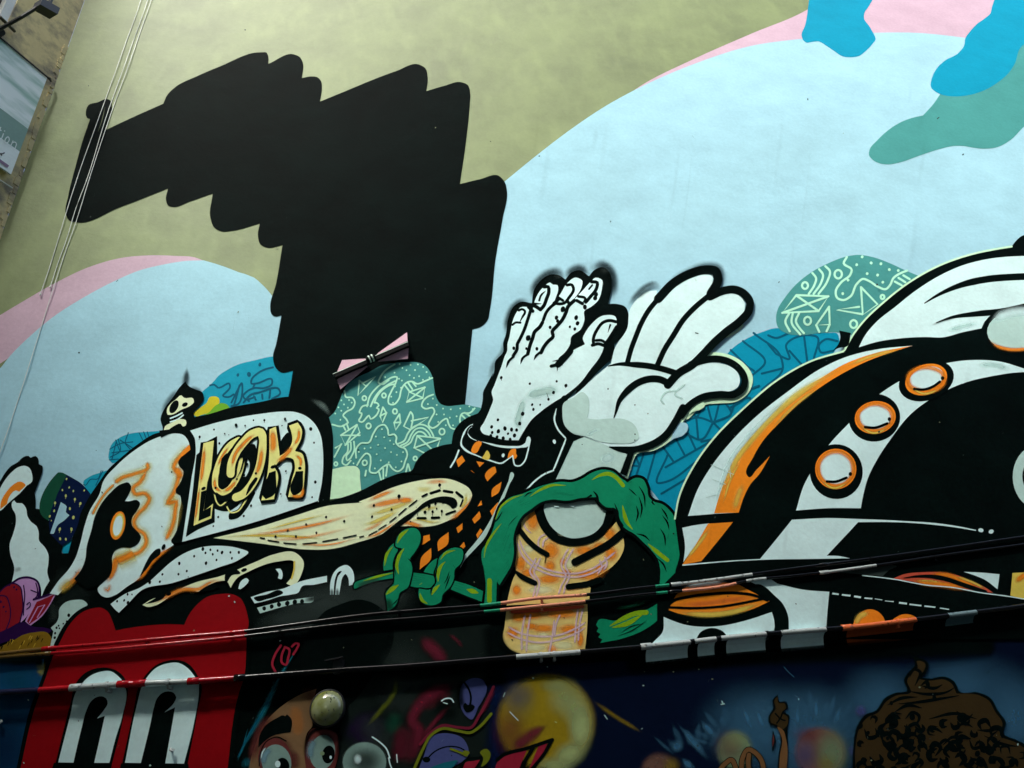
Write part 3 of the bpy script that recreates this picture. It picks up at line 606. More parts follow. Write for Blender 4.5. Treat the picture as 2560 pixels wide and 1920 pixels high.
def letter(name, polys, strokes, accents, cuts):
    L_ = 'letter_'+name; 
    for p in polys:
        pts = densify(parse(*p), True); m.stroke(L_, 'black', p[0], p[1], 15, closed=True)
    for c, p, wv in strokes: m.stroke(L_, 'black', c, p, wv+11)
    for p in polys: m.fill(L_, 'yellow2', *p)
    for c, p, wv in strokes: m.stroke(L_, 'yellow2', c, p, wv)
    for col, c, p, wv in accents: m.soft(L_, col, c, p, wv, 0.85)
    for c, p in cuts: m.fill(L_, 'black', c, p)
PAL['yellow2'] = (236, 222, 138)
letter('l', [('B2', "490,1020* 605,990* 575,1300* @B1 1798,30* 1766,278* 1848,212* 1832,338* 1680,402*")], [], [('orange', 'B2', "490,1010 600,990", 9), ('orange', 'B2', "505,1030 480,1300 455,1500", 10), ('orange', 'B2', "570,1020 560,1150", 6), ('orange', 'B1', "1690,390 1715,200 1735,50", 6), ('orange', 'B1', "1770,260 1835,215", 6)],
  [('B1', "1745,110* 1790,95* 1765,275* 1832,238* 1826,318* 1722,362*")])
m.oval('letter_l', 'black', 'B2', 490, 1520, 26, 16, -30)
m.stroke('letter_shadow', 'yellow2', 'B1', "1848,60 1862,140 1880,200 1905,228 1960,195 2020,100 2060,20", 3.4); m.stroke('letter_shadow', 'yellow2', 'B1', "1968,240 2000,288 2050,282 2120,200 2175,100", 3.6); m.stroke('letter_shadow', 'yellow2', 'B1', "2030,165 2080,120 2130,40", 5)
letter('o', [], [('B2', "880,985 800,1030 705,1150 645,1290 618,1420 635,1530 690,1565 760,1540 840,1440 895,1310 918,1190", 15)], [('orange', 'B2', "615,1390 625,1510 700,1565", 9), ('orange', 'B2', "700,1565 800,1500 860,1420", 10), ('orange', 'B2', "640,1290 700,1160 780,1050", 7)], [])
m.dots('letter_o', 'black', 'B2', "625,1515,13 780,1385,12 860,1418,11", 12)
m.fill('letter_o', 'black', 'B2', "690,1190* 760,1130 800,1150 760,1260 745,1400 750,1490 700,1510 665,1450 665,1330")
m.fill('letter_o', 'black', 'B2', "630,1560* 700,1600 780,1570 840,1500 820,1590 760,1659 660,1659*")
letter('o', [], [('B2', "790,1360 800,1250 850,1130 940,1005 1040,915 1120,900 1145,960 1140,1100 1115,1260 1065,1400 1000,1510 920,1590 850,1620", 20)], [('orange', 'B2', "860,1120 960,1000 1060,920", 10), ('orange', 'B2', "1140,1050 1110,1260 1060,1400", 12), ('orange', 'B2', "800,1300 840,1150 930,1010", 10), ('orange', 'B2', "1000,1500 930,1590", 8)], [])
m.fill('letter_o', 'black', 'B2', "1060,1400* 1080,1400 1030,1510 960,1600 990,1500")
m.dots('letter_o', 'black', 'B2', "1070,1355,13", 12)
m.fill('letter_o', 'black', 'B2', "860,1210* 930,1090 1000,1035 1055,1035 1075,1090 1070,1200 1030,1330 960,1450 890,1540 860,1560* 930,1440 1000,1290 990,1210 970,1190 945,1220 920,1300 840,1440* 900,1310 915,1180")
m.fill('letter_k', 'black', 'B2', "1385,930 1420,900 1455,960 1435,1070 1350,1130 1330,1060")
letter('k', [('B2', "1220,870* 1290,840* 1325,1100* 1330,1180 1270,1280 1300,1330 1270,1640* 1130,1655* 1200,1340 1215,1180"), ('B2', "1435,830* 1530,795* 1575,870 1570,960 1500,1110* 1580,1140 1605,1220 1605,1400 1580,1615* 1425,1615* 1465,1430 1500,1270 1480,1200 1420,1180 1350,1200 1290,1265* 1230,1200* 1330,1165 1430,1090 1470,1000 1460,900")], [],
  [('orange', 'B2', "1245,860 1262,1000 1250,1150", 18), ('orange', 'B2', "1540,850 1540,960 1480,1060", 9), ('orange', 'B2', "1500,1150 1560,1200 1560,1300", 9), ('orange', 'B2', "1440,835 1540,830", 12), ('orange', 'B2', "1290,1240 1400,1150 1490,1040", 12), ('orange', 'B2', "1150,1640 1260,1640", 8), ('orange', 'B2', "1430,1600 1570,1600 1590,1480", 9)],
  [('B2', "1215,1350* 1290,1325* 1262,1600 1180,1640* 1150,1610"), ('B2', "1510,1335* 1592,1330* 1552,1570 1480,1597 1458,1565")])
m.oval('letter_k', 'black', 'B2', 1260, 1285, 30, 18, -20); m.oval('letter_k', 'black', 'B2', 1555, 1300, 20, 17)
m.dots('spots', 'black', 'B2', "850,825,17 605,868,10 447,950,13 725,918,8 665,1022,12 950,828,9 1160,765,12 1390,755,14 1357,830,7 1040,765,9 1672,862,19 1708,1013,10 1722,1448,16 1687,1615,10 1400,1332,10 1343,1583,9 972,1255,14 940,1375,12 770,930,5", 10)
m.dots('spots', 'black', 'B1', "1892,327,9 2112,318,9 1850,405,7 2175,230,10", 9)
m.stroke('spots', 'black', 'B2', "445,955 440,985", 1.4); m.stroke('spots', 'black', 'B2', "1160,770 1160,792", 1.4)

# --- spotted leaf, bracket and chrome bits under the mask
m = motif('painted_spotted_leaf', 'white spotted leaf shape under the lettered board')
m.fill('white', 'white', 'B1', "2152,630 2080,600 1900,575 1760,585 1600,640 1480,720 1380,810 1290,890 1210,940 1100,985 1000,1050 965,1078* 1010,1130 1038,1152* 1120,1070 1230,960 1500,895 1700,830 1900,760 2080,690")
m.dots('spots', 'black', 'B1', "1760,603,13 1825,610 1887,617 1925,633,12 1997,632 2070,632,11 1783,637 1845,648 1685,665 2010,683 1878,697 1787,725,12 1557,727,12 1425,743 1622,793 1550,820 1412,822 1303,890,13 1390,885 1112,993 1150,995,6 1083,1045 1022,1053 1115,1065,12", 9, 1.4)
m = motif('painted_orange_bracket', 'thin orange and cream bracket shape above the red figure')
m.fill('cream', 'cream', 'B1', "1240,1085* 1330,1032 1440,1010 1600,930 1700,890 1900,840 2212,715* @F 590,1200 640,1196 656,1212 650,1248 636,1270* 620,1262* 636,1240 636,1215 600,1215 @B1 2150,800 2060,850 2020,900 2000,938* 1965,880 1900,880 1800,920 1720,970 1640,950 1500,1000 1350,1090 1280,1102")
m.soft('orange', 'orange', 'B1', "1300,1090 1420,1030 1600,950 1720,950 1850,880 1960,870", 12, 0.8); m.soft('orange', 'orange', 'B1', "2060,830 2150,770", 10, 0.7)
m.fill('slot', 'black', 'B1', "1262,1078* 1330,1040 1440,990 1430,1015 1350,1060"); m.oval('slot', 'black', 'B1', 1467, 990, 22, 15, -20)
m.fill('slot', 'black', 'B1', "1965,800 2070,790 2085,810 2010,830 1960,900 1950,830"); m.oval('slot', 'black', 'B1', 2115, 784, 26, 15, -20)
m.fill('slot', 'black', 'B1', "1720,972* 1800,920 1860,900 1900,920 1880,940"); m.fill('white', 'white', 'B1', "2065,945* 2090,880 2140,855 2157,875 2130,915 2085,950*")
m = motif('painted_chrome', 'grey chrome trim with round holes')
m.blob('grey_haze', 'slate', 'A6', 800, 230, 560, 240, 0.9, 0.1, -12); m.blob('grey_haze', 'slate', 'A6', 480, 330, 300, 90, 0.7, 0, -10); m.blob('grey_haze', 'slate', 'A6', 1250, 120, 300, 200, 0.8, 0.1)
m.fill('chrome', 'white', 'D1', "133,160* 200,138 270,124 340,95 455,70* 455,96* 400,108 348,116 335,140 300,150 260,156 200,175 150,187*")
m.fill('slot', 'black', 'D1', "147,166 200,149 262,133 270,140 240,158 200,169 160,177")
m.fill('chrome_strip', 'grey', 'D1', "160,205* 250,182 330,168 400,158* 400,172 330,186 250,206 173,229*"); m.soft('chrome_strip', 'slate', 'D1', "350,178 400,165 450,155", 14, .9, fade=.4)
m.dots('hole', 'black', 'D1', "190,208,8.5 222,200,9 253,191,9.5 288,186,10 319,181,10 350,178,9", 9, 1.15)
m.fill('chrome', 'white', 'D1', "468,150* 470,95 485,55 510,32 540,25 562,45 570,80 568,106* 548,112* 545,80 533,62 520,78 513,110 506,150* 490,150* 495,100 503,70 518,50 505,52 492,75 485,110 483,150*")
m.soft('chrome_strip', 'slate', 'D1', "475,120 476,150 478,175", 8, .8); m.soft('chrome_strip', 'slate', 'D1', "498,120 499,150 498,170", 8, .8)
m.fill('chrome', 'white', 'D1', "238,42* 258,40 268,60 262,85 248,80* 252,62")
m.stroke('chrome', 'yellow', 'D1', "318,10 316,45 306,82", 4); m.soft('chrome_strip', 'orange', 'D1', "316,20 313,50", 4, .8)

# --- blue space with glowing balls, yellow ball
m = motif('painted_space', 'dark blue airbrushed space with glowing balls and rays')
m.fill('space', 'space', 'A7', "-700,830* 700,740 1400,700 2212,640* @A8 760,500* 1500,470* 1900,430* 2400,400* 2400,1700* -500,1700* @A7 -700,1800*")
for q in ((600,1120,450,350,.85),(1150,900,300,280,.65),(1750,760,450,230,.55),(2130,1000,260,320,.7),(250,1050,380,300,.65),(700,1000,300,220,.4),(1150,1250,240,200,.45)):
    m.blob('blue_glow_and_shade', 'glow', 'A8', *q)
m.soft('blue_glow_and_shade', 'space', 'A8', "700,520 1300,520 2100,480", 60, .8); m.soft('blue_glow_and_shade', 'black', 'A8', "-700,590 -300,580 0,555 700,520 1300,490 2000,470", 55, 1, fade=.02)  # black band under the thick conduit: dark paint plus its shadow, painted in
for p in ("560,860 555,960 560,1090", "690,820 688,920 690,1040", "875,890 845,980 818,1070", "140,870 190,990 250,1130", "240,890 280,990 335,1110", "20,1030 50,1110", "400,1080 330,1150", "960,1180 930,1260", "420,720 380,800", "180,660 240,800"):
    m.soft('rays', 'glow', 'A8', p, 15, .95, taper='s', fade=.45)
for p in ("1950,1220 2040,1330 2120,1410", "1740,1250 1900,1430 2040,1600", "1560,1150 1700,1330", "1780,1560 1850,1630 1920,1680", "2110,1150 2190,1280"): m.soft('rays', 'glow', 'A7', p, 19, .9, taper='s', fade=.45)
random.seed(11)
for (ox_, oy_, r0, a0_, a1_, n_) in ((715, 1240, 215, 195, 345, 17), (100, 1230, 175, 190, 350, 13), (-190, 1400, 190, 200, 330, 10)):
    for k in range(n_):
        th = math.radians(a0_+(a1_-a0_)*(k+random.uniform(.2, .8))/n_); ra = r0*random.uniform(0.95, 1.05); rb = ra+r0*random.uniform(.5, 1.25)
        P_ = [(ox_+q*math.cos(th), oy_+q*math.sin(th)) for q in (rb, (ra+rb)/2, ra)]
        m.soft('rays', 'glow', 'A8', ' '.join('%d,%d' % q for q in P_), random.uniform(9, 19), random.uniform(.25, .5), taper='s', fade=.35)
m.soft('rays', 'ball', 'A7', "1000,1060 1200,1200 1450,1350", 11, .5)
m.blob('ball', 'orb', 'A8', 715, 1240, 205, 205, .95, .72); m.blob('ball', 'orblight', 'A8', 800, 1250, 120, 170, .7, .1); m.blob('ball', 'violet', 'A8', 600, 1260, 90, 130, .5); m.blob('ball', 'maroon', 'A8', 620, 1110, 110, 60, .4); m.blob('ball', 'ball', 'A8', 760, 1330, 70, 80, .35)
m.blob('ball', 'orblight', 'A8', 100, 1230, 150, 170, .85, .6); m.blob('ball', 'orb', 'A8', 60, 1200, 110, 120, .5); m.blob('ball', 'ballight', 'A8', 110, 1150, 90, 70, .3)
m.blob('ball', 'orb', 'A7', 1590, 1700, 190, 200, .8, .6); m.blob('ball', 'ball', 'A7', 1700, 1640, 80, 80, .5); m.blob('ball', 'glow', 'A7', 1750, 1465, 52, 52, .8, .1)
m.blob('ball', 'violet', 'A8', 1010, 940, 54, 54, .8, .4); m.blob('ball', 'violet', 'A8', 945, 1230, 30, 40, .6)
for p in ("455,620 490,660 530,695", ): m.stroke('scratch', 'glow', 'A8', p, 1.3)
m.stroke('chips', 'grey', 'A7', "1105,1190 1130,1225", 2.4); m.stroke('chips', 'grey', 'A7', "2140,1095 2170,1090", 2.2); m.stroke('chips', 'grey', 'A8', "5,870 15,890", 2.5)
# --- dark dome, face and flourishes at the bottom middle
m = motif('painted_dark_flourishes', 'murky maroon and green flourishes beside the painted face')
m.fill('murk', 'slatedark', 'A6', "1360,430* 1700,430 2212,380* 2290,420* 2300,800 2260,1000 2310,1200 2250,1400 2330,1800* 850,1800* 950,1150 1200,830")
m.fill('dome', 'black', 'A6', "660,380* 700,330 760,270 900,205 1080,163 1200,200 1310,290 1365,400 1362,560 1300,700 1180,860 1000,1080 900,1150 700,1000 560,700 600,480")
for c, p, wv, a in (('maroon', "1900,960 1720,1020 1600,1150", 46, .6), ('maroon', "1560,1280 1500,1450 1480,1640", 60, .45), ('purple', "1020,1180 1150,1350 1250,1450", 90, .6), ('slate', "1250,1000 1150,1200", 80, .5), ('slate', "1400,1350 1320,1550", 70, .5), ('green', "1250,1150 1380,1250", 40, .2), ('maroon', "1290,600 1330,800", 30, .2), ('olivebrush', "1300,800 1500,790", 14, .35), ('slate', "1500,500 1450,900 1350,1250", 110, .55), ('slate', "1100,1150 1250,1400 1420,1500", 70, .5), ('maroon', "1600,500 1700,580 1800,690 1840,770", 34, .8), ('maroon', "1960,900 1820,950 1700,1010 1580,1130 1540,1240 1600,1330 1580,1440 1500,1640", 30, .85), ('maroon', "1890,1090 1780,1200 1690,1310 1600,1430", 13, .85), ('maroon', "1450,1250 1420,1450 1400,1640", 34, .4), ('maroon', "1860,470 1930,520 1990,590", 10, .5), ('maroon', "2030,450 1960,560", 9, .6), ('maroon', "930,1250 1000,1400", 34, .35), ('maroon', "1480,1000 1560,920", 14, .4), ('olivebrush', "1130,1300 1250,1160 1350,1040 1390,950 1385,830", 13, .6), ('olivebrush', "1200,1080 1260,1020", 16, .4), ('green', "1350,1150 1380,1250 1300,1350", 40, .14), ('black', "1230,840 1600,800 2212,770", 38, .8), ('black', "1700,1100 1850,1150 1900,1250", 50, .5)):
    m.soft('flourish', c, 'A6', p, wv, a)
m.fill('lilac_patch', 'violet', 'A6', "1990,910 2080,862 2170,880 2200,960 2130,1110 2060,1230 2000,1180 1960,1060"); m.fill('lilac_patch', 'violet', 'A6', "1720,1375 1850,1352 1990,1400 2040,1540 1920,1640 1800,1690 1600,1690 1640,1560")
m.soft('lilac_patch', 'black', 'A6', "1990,880 1960,1000 1990,1150", 20, .8)
m.soft('flourish', 'black', 'A6', "2270,380 2280,700 2270,1000", 60, 1, fade=.05); m.soft('flourish', 'navy', 'A6', "2280,900 2290,1200 2270,1500 2300,1800", 46, .9, fade=.05)
m.fill('lilac_patch', 'violet', 'A7', "-20,870 20,890 60,940 40,1020 -10,1110 -40,1150"); m.soft('flourish', 'maroon', 'A7', "140,940 80,1040 0,1200", 13, .8)
m.stroke('black_curl', 'black', 'A6', "2000,900 2040,960 2060,1040 2050,1110", 5); m.fill('black_curl', 'black', 'A6', "1990,1110 2010,1080 2030,1100 2070,1095 2095,1115 2080,1145 2020,1165"); m.stroke('black_curl', 'black', 'A6', "1670,1580 1730,1520 1850,1470 1960,1480 2030,1520", 3.5); m.oval('black_curl', 'black', 'A6', 1665, 1585, 34, 26)
m.stroke('red_line', 'maroon', 'A6', "1610,1450 1700,1350 1800,1285 1950,1300 2060,1300 2130,1200 2212,1050 2260,940", 7); m.stroke('yellow_line', 'olivebrush', 'A6', "1560,1659 1640,1480 1700,1375 1800,1312 1950,1332 2060,1345 2130,1300 2240,1180", 7)
m.fill('red_flag', 'redslice', 'A6', "1990,1660* 2010,1612 2080,1598 2140,1588* 2080,1680*"); m.stroke('red_flag', 'black', 'A6', "1950,1690 2000,1600 2150,1565", 6)
m.fill('yellow_line', 'olivebrush', 'A6', "2140,1520 2200,1490 2230,1520 2215,1600 2150,1650 2170,1570"); m.stroke('yellow_line', 'olivebrush', 'A6', "1880,1490 1960,1520 2020,1550", 6); m.oval('yellow_line', 'olivebrush', 'A6', 2015, 1525, 32, 22)
m.fill('teal_swoosh', 'tealbrush', 'A6', "1640,1690 1740,1640 1850,1605 1945,1595 1900,1650 1850,1700")
m.stroke('white_chips', 'white', 'A6', "1800,1065 1820,1050 1890,1050 1905,1075", 3.4); m.stroke('white_chips', 'white', 'A6', "1815,1080 1850,1090", 2.4)
m.soft('teal_brush', 'tealbrush', 'A6', "-20,1600 60,1420 150,1270 250,1080 320,920 500,620", 16, 0.95, taper='se', fade=0.05); m.stroke('teal_brush', 'tealbrush', 'A6', "20,1530 50,1400 75,1310", 2, taper='se'); m.stroke('teal_brush', 'inkblue', 'A6', "-20,1570 80,1370 200,1170 300,980", 3, taper='se'); m.soft('teal_brush', 'tealbrush', 'A6', "20,1650 90,1600 110,1660", 20, .7)
for p in ("372,570 320,650 295,740 330,820", "405,590 378,660 385,730 412,742 436,680 441,600 405,585", "470,580 500,552 528,556 512,600 480,650"):
    m.stroke('red_writing', 'redslice', 'A6', p, 5.5)
m = motif('painted_face', 'painted brown face with wide eyes and a thick black brow')
m.fill('skin', 'skin', 'A6', "80,1720* 110,1560 150,1440 210,1290 300,1180 420,1080 560,1000 690,955* 650,1100 640,1200 650,1290 610,1340 585,1500 600,1720*")
m.soft('shading', 'skindark', 'A6', "100,1650 150,1450 220,1280 330,1170", 26, .75); m.soft('shading', 'orange', 'A6', "480,1080 520,1250 520,1400", 34, .25); m.soft('shading', 'skindark', 'A6', "470,1500 490,1600 480,1690", 30, .7); m.blob('shading', 'skindark', 'A6', 640, 1010, 90, 60, .5); m.blob('shading', 'skindark', 'A6', 330, 1560, 190, 220, .75, .5)
m.fill('brow', 'black', 'A6', "172,1480* 185,1370 240,1280 340,1215 395,1192 410,1200 425,1184 440,1195 465,1222 470,1290 458,1342* 400,1350 300,1375 220,1430")
m.oval('eye_socket', 'skindark', 'A6', 320, 1580, 150, 190, -8); m.stroke('eye_socket', 'black', 'A6', "180,1640 190,1530 250,1420 340,1385 420,1420", 3)
m.oval('eyeball', 'eyewhite', 'A6', 335, 1610, 130, 160, -10); m.soft('eyeball', 'eyeblue', 'A6', "215,1650 235,1540 300,1480", 18, .9); m.oval('pupil', 'black', 'A6', 390, 1640, 58, 72, -10); m.oval('glint', 'white', 'A6', 345, 1625, 24, 30)
m.soft('glint', 'white', 'A6', "195,1590 210,1520 245,1470", 4, .9)
m.fill('eye_socket', 'skindark', 'A6', "585,1500 600,1390 640,1320 760,1300 860,1340 890,1480 870,1600 830,1720* 600,1720*"); m.soft('eye_socket', 'black', 'A6', "600,1640 590,1480 640,1350 760,1300 880,1350 885,1500 840,1680", 12, .9)
m.oval('eyeball', 'eyewhite', 'A6', 742, 1520, 112, 155, 8); m.soft('eyeball', 'eyeblue', 'A6', "640,1600 640,1480 690,1390", 20, .8); m.soft('eyeball', 'slate', 'A6', "700,1370 790,1380 850,1450", 16, .6); m.oval('pupil', 'black', 'A6', 795, 1540, 56, 80, 8); m.oval('glint', 'white', 'A6', 815, 1565, 11, 15); m.oval('glint', 'orblight', 'A6', 740, 1530, 20, 18)
m.blob('sphere', 'eyewhite', 'A6', 1115, 1610, 205, 190, 1, 0.9); m.blob('sphere', 'slate', 'A6', 1120, 1600, 140, 110, .75, .1); m.blob('sphere', 'white', 'A6', 1055, 1582, 34, 44, .9, .2)
m.stroke('white_arc', 'white', 'A6', "1185,1385 1250,1430 1310,1490 1340,1570", 3.6); m.stroke('white_arc', 'white', 'A6', "1330,1570 1340,1620 1355,1660", 3.2); m.stroke('white_arc', 'white', 'A6', "1400,1540 1406,1610", 2.6)

m = motif('painted_yellow_ball', 'glowing yellow painted ball with red shards')
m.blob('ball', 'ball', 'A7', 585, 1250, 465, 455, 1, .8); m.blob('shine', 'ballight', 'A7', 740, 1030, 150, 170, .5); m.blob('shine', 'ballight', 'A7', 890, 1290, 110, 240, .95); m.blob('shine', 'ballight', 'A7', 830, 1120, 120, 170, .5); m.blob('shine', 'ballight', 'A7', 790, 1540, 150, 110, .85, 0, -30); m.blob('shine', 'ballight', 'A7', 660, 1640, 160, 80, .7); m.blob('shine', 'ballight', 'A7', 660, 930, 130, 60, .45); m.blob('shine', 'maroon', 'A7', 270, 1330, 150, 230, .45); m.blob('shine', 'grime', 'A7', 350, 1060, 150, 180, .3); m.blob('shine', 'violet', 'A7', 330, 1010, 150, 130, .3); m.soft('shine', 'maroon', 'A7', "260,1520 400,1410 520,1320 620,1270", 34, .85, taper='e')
m.fill('shard', 'redslice', 'A7', "120,1700* 165,1590 300,1530 415,1500* 340,1680*"); m.fill('shard', 'redslice', 'A7', "420,1700* 520,1460* 600,1435* 560,1520 430,1700*")
m.stroke('shard_outline', 'black', 'A7', "150,1590 200,1550 400,1490 640,1410", 9); m.stroke('shard_outline', 'black', 'A7', "635,1415 570,1530 440,1690", 8); m.stroke('shard_outline', 'black', 'A7', "470,1480 420,1560 350,1700", 9)
m.stroke('chips', 'white', 'A7', "262,1160 300,1200 340,1240", 2); m.stroke('chips', 'ballight', 'A7', "665,1250 680,1256", 2.2); m.stroke('chips', 'grey', 'A7', "205,1030 222,990", 1.6)

m = motif('painted_brown_hair', 'big heap of curly brown painted hair')
m.fill('hair_outline', 'black', 'A8', "955,1500* 955,1200 980,1055 1040,970 1120,935 1180,850 1250,812 1345,792 1322,720 1352,662 1400,610 1390,545* 1450,562 1500,598 1480,665 1452,695 1500,705 1625,695 1690,732 1725,800 1860,808 1950,850 2000,935 2060,1030 2042,1105 2140,1152 2230,1205 2420,1400* 2420,1500*")
m.fill('hair', 'hair', 'A8', "985,1500* 970,1200 1000,1065 1058,988 1130,955 1200,868 1265,830 1372,805 1345,720 1372,672 1422,625 1412,580* 1440,578 1478,604 1462,655 1425,700 1500,722 1615,714 1668,745 1702,815* 1860,826 1935,866 1980,945 2035,1032 2015,1112 2125,1168 2205,1218 2400,1420* 2400,1500*")
random.seed(3)
for p in ("1360,700 1400,640 1440,660 1420,720 1400,760", "1440,760 1490,730 1500,760 1470,780", "1200,900 1300,850 1420,840", "1360,800 1500,820 1640,800 1690,770", "1450,760 1550,775 1600,750", "1280,890 1400,880 1600,850 1720,830", "1250,950 1350,900 1450,920", "1330,1000 1380,950 1430,980 1420,1020 1370,1040", "1500,1000 1700,960 1850,1000", "1700,940 1780,1000 1820,960", "1850,1080 1960,1080 2020,1050", "1700,1060 1760,1030 1820,1060", "1480,1080 1550,1070 1600,1100", "1150,1060 1220,1020 1250,1050 1190,1070", "1600,1190 1680,1130 1740,1160 1700,1200", "1300,1120 1360,1170 1400,1140", "1900,1120 2030,1180 2150,1200"):
    m.stroke('curls', 'black', 'A8', p, 8, taper='se')
for k in range(120):
    x, y = random.uniform(1000, 2180), random.uniform(1000, 1480)
    if y < 1120 and x > 1980: continue
    if x > 2050 and y < 1230: continue
    a = random.uniform(0, 6.28); r = random.uniform(20, 55)
    m.stroke('curls', 'black', 'A8', "%d,%d %d,%d %d,%d %d,%d" % (x, y, x+r*math.cos(a), y+r*math.sin(a), x+r*1.6*math.cos(a+.8), y+r*1.6*math.sin(a+.8), x+r*1.5*math.cos(a+1.7), y+r*1.5*math.sin(a+1.7)), random.uniform(6, 17), taper='se')
m.dots('curls', 'black', 'A8', "1230,885,14 1490,745,14 1540,845,16 1380,985,22 1060,1100,14 1200,1140,12 1730,1200,16 1370,1210,24 1510,1240,20 1850,1250,20 1950,1300,22", 12)
m = motif('painted_torch_arm', 'thin brown raised arm with flame shaped hair')
m.fill('outline', 'black', 'A8', "402,1500* 415,1250 428,1150 385,1045 350,1040 340,985 375,920 370,860 408,822* 420,875 465,872 480,920 450,945 492,975 488,1020 478,1080 480,1160 468,1500*")
m.fill('flame', 'hair', 'A8', "362,1028 353,985 392,925 384,862 406,838* 416,885 455,884 468,918 436,952 478,982 472,1050 440,1075 400,1040")
m.fill('arm', 'arm', 'A8', "412,1500* 425,1250 440,1150 408,1055 445,1080 468,1150 455,1500*"); m.stroke('curls', 'black', 'A8', "390,960 420,1000 400,1030", 4); m.stroke('curls', 'black', 'A8', "440,960 430,1000 460,1010", 4)
m.stroke('curls', 'black', 'A8', "372,1085 378,1150 368,1236", 9, taper='se'); m.stroke('arm', 'skindark', 'A8', "376,1110 376,1150 370,1200", 4, taper='se')
for p in ("150,1420 155,1280 190,1222 280,1280 300,1330 300,1420", "-30,1400 20,1330 75,1295 100,1340 110,1420", "210,1420 195,1300 200,1260"):
    m.stroke('outline', 'black', 'A8', p, 15); m.stroke('arm', 'arm', 'A8', p, 11)

# --- dark sleeve with orange diamonds and the first hand
m = motif('painted_diamond_sleeve', 'black sleeve with orange diamonds and a white edged cuff')
m.fill('black', 'black', 'B6', "0,1092* 140,1042 170,970 240,880 330,820 450,782 570,765* 582,680 605,610 650,540 740,470 860,420* 980,260* 1300,150* 1900,100* 1800,330 1790,480 1830,590 1920,650 2030,685* 1890,740* 1720,1170 1600,1450* 1300,1900* 700,2000* 500,1700* 640,1560 760,1420 800,1300 770,1220 690,1150 560,1110 400,1120* 200,1085*")
for p in ("685,885* 720,945* 645,1015* 622,940*", "845,950* 930,965* 880,1015*", "1050,1010 1065,1070* 965,1172* 938,1110 990,1035", "780,1050* 800,1060 820,1082*", "1120,1180* 1088,1285 1015,1342* 1018,1280"): m.fill('diamonds', 'orange', 'B6', p)
for p in ("1565,115* 1530,235 1455,285* 1457,208", "1340,320* 1350,370* 1300,388*", "1525,340* 1540,400 1465,497* 1437,440*", "1320,440* 1335,500 1265,577* 1240,530*", "1135,570* 1132,640* 1085,682* 1065,625*", "1330,630* 1355,660* 1300,742* 1285,700*", "770,698* 776,757* 685,817* 703,715*", "980,670* 972,800 865,882* 860,780", "1150,780* 1166,830* 1135,862* 1105,830*", "787,850* 785,970 662,1088* 680,955"): m.fill('diamonds', 'orange', 'B8', p)
for p in ("1475,240 1530,180", "880,820 960,730", "690,1020 770,920", "1260,560 1320,470"): m.soft('diamonds', 'yellow', 'B8', p, 7, .7)
m.fill('white_trim', 'white', 'B6', "832,565 780,580 750,630 790,690 860,725* 1000,752 1100,772 1250,782 1340,775 1385,745 1400,690* 1420,675 1440,690 1442,740 1415,785 1330,802 1200,806 1050,785 930,745 850,722 840,722* 780,695 748,650 765,590 800,565* 800,550 750,580 715,650 690,700 690,770 730,815 850,880 1000,935 1130,960 1165,938 1240,885* 1248,895* 1180,945 1140,975 1000,952 850,895 710,830 668,775 680,690 720,600 780,548 862,525* 855,548")
m.fill('cuff_orange', 'orange', 'B6', "870,728 905,740 880,800 850,855 825,865* 790,850 800,790"); m.fill('cuff_orange', 'yellow', 'B6', "962,828 995,882 980,935 900,915* 930,880"); m.fill('cuff_orange', 'orange', 'B6', "1230,820 1280,812 1282,865 1295,890 1260,930 1235,890* 1190,920* 1195,880"); m.soft('cuff_orange', 'orange', 'B6', "1110,775 1160,780", 6, .9); m.soft('cuff_orange', 'orange', 'B6', "910,910 960,900", 8, .8)
m.oval('white_trim', 'white', 'B6', 1140, 885, 16, 22, 15)
m.stroke('white_trim', 'white', 'B6', "1435,735 1410,850 1370,960 1325,1000 1275,998 1252,930 1245,890", 3.6)
m.stroke('white_trim', 'white', 'B6', "650,830 610,930 560,1015", 4.2)
m.fill('white_edge', 'grey', 'B8', "1680,8 1695,20 1650,150 1580,330 1500,500 1440,620 1390,720 1250,880 1160,980 1105,1075* 1158,930 1270,790 1380,640 1470,480 1540,330 1640,110")
m.stroke('white_trim', 'white', 'B6', "1732,375 1705,480 1740,590 1835,703* 1695,1052* 1600,1090 1500,1160 1380,1285", 4.2); m.oval('white_trim', 'white', 'B6', 1705, 735, 17, 24, -15)

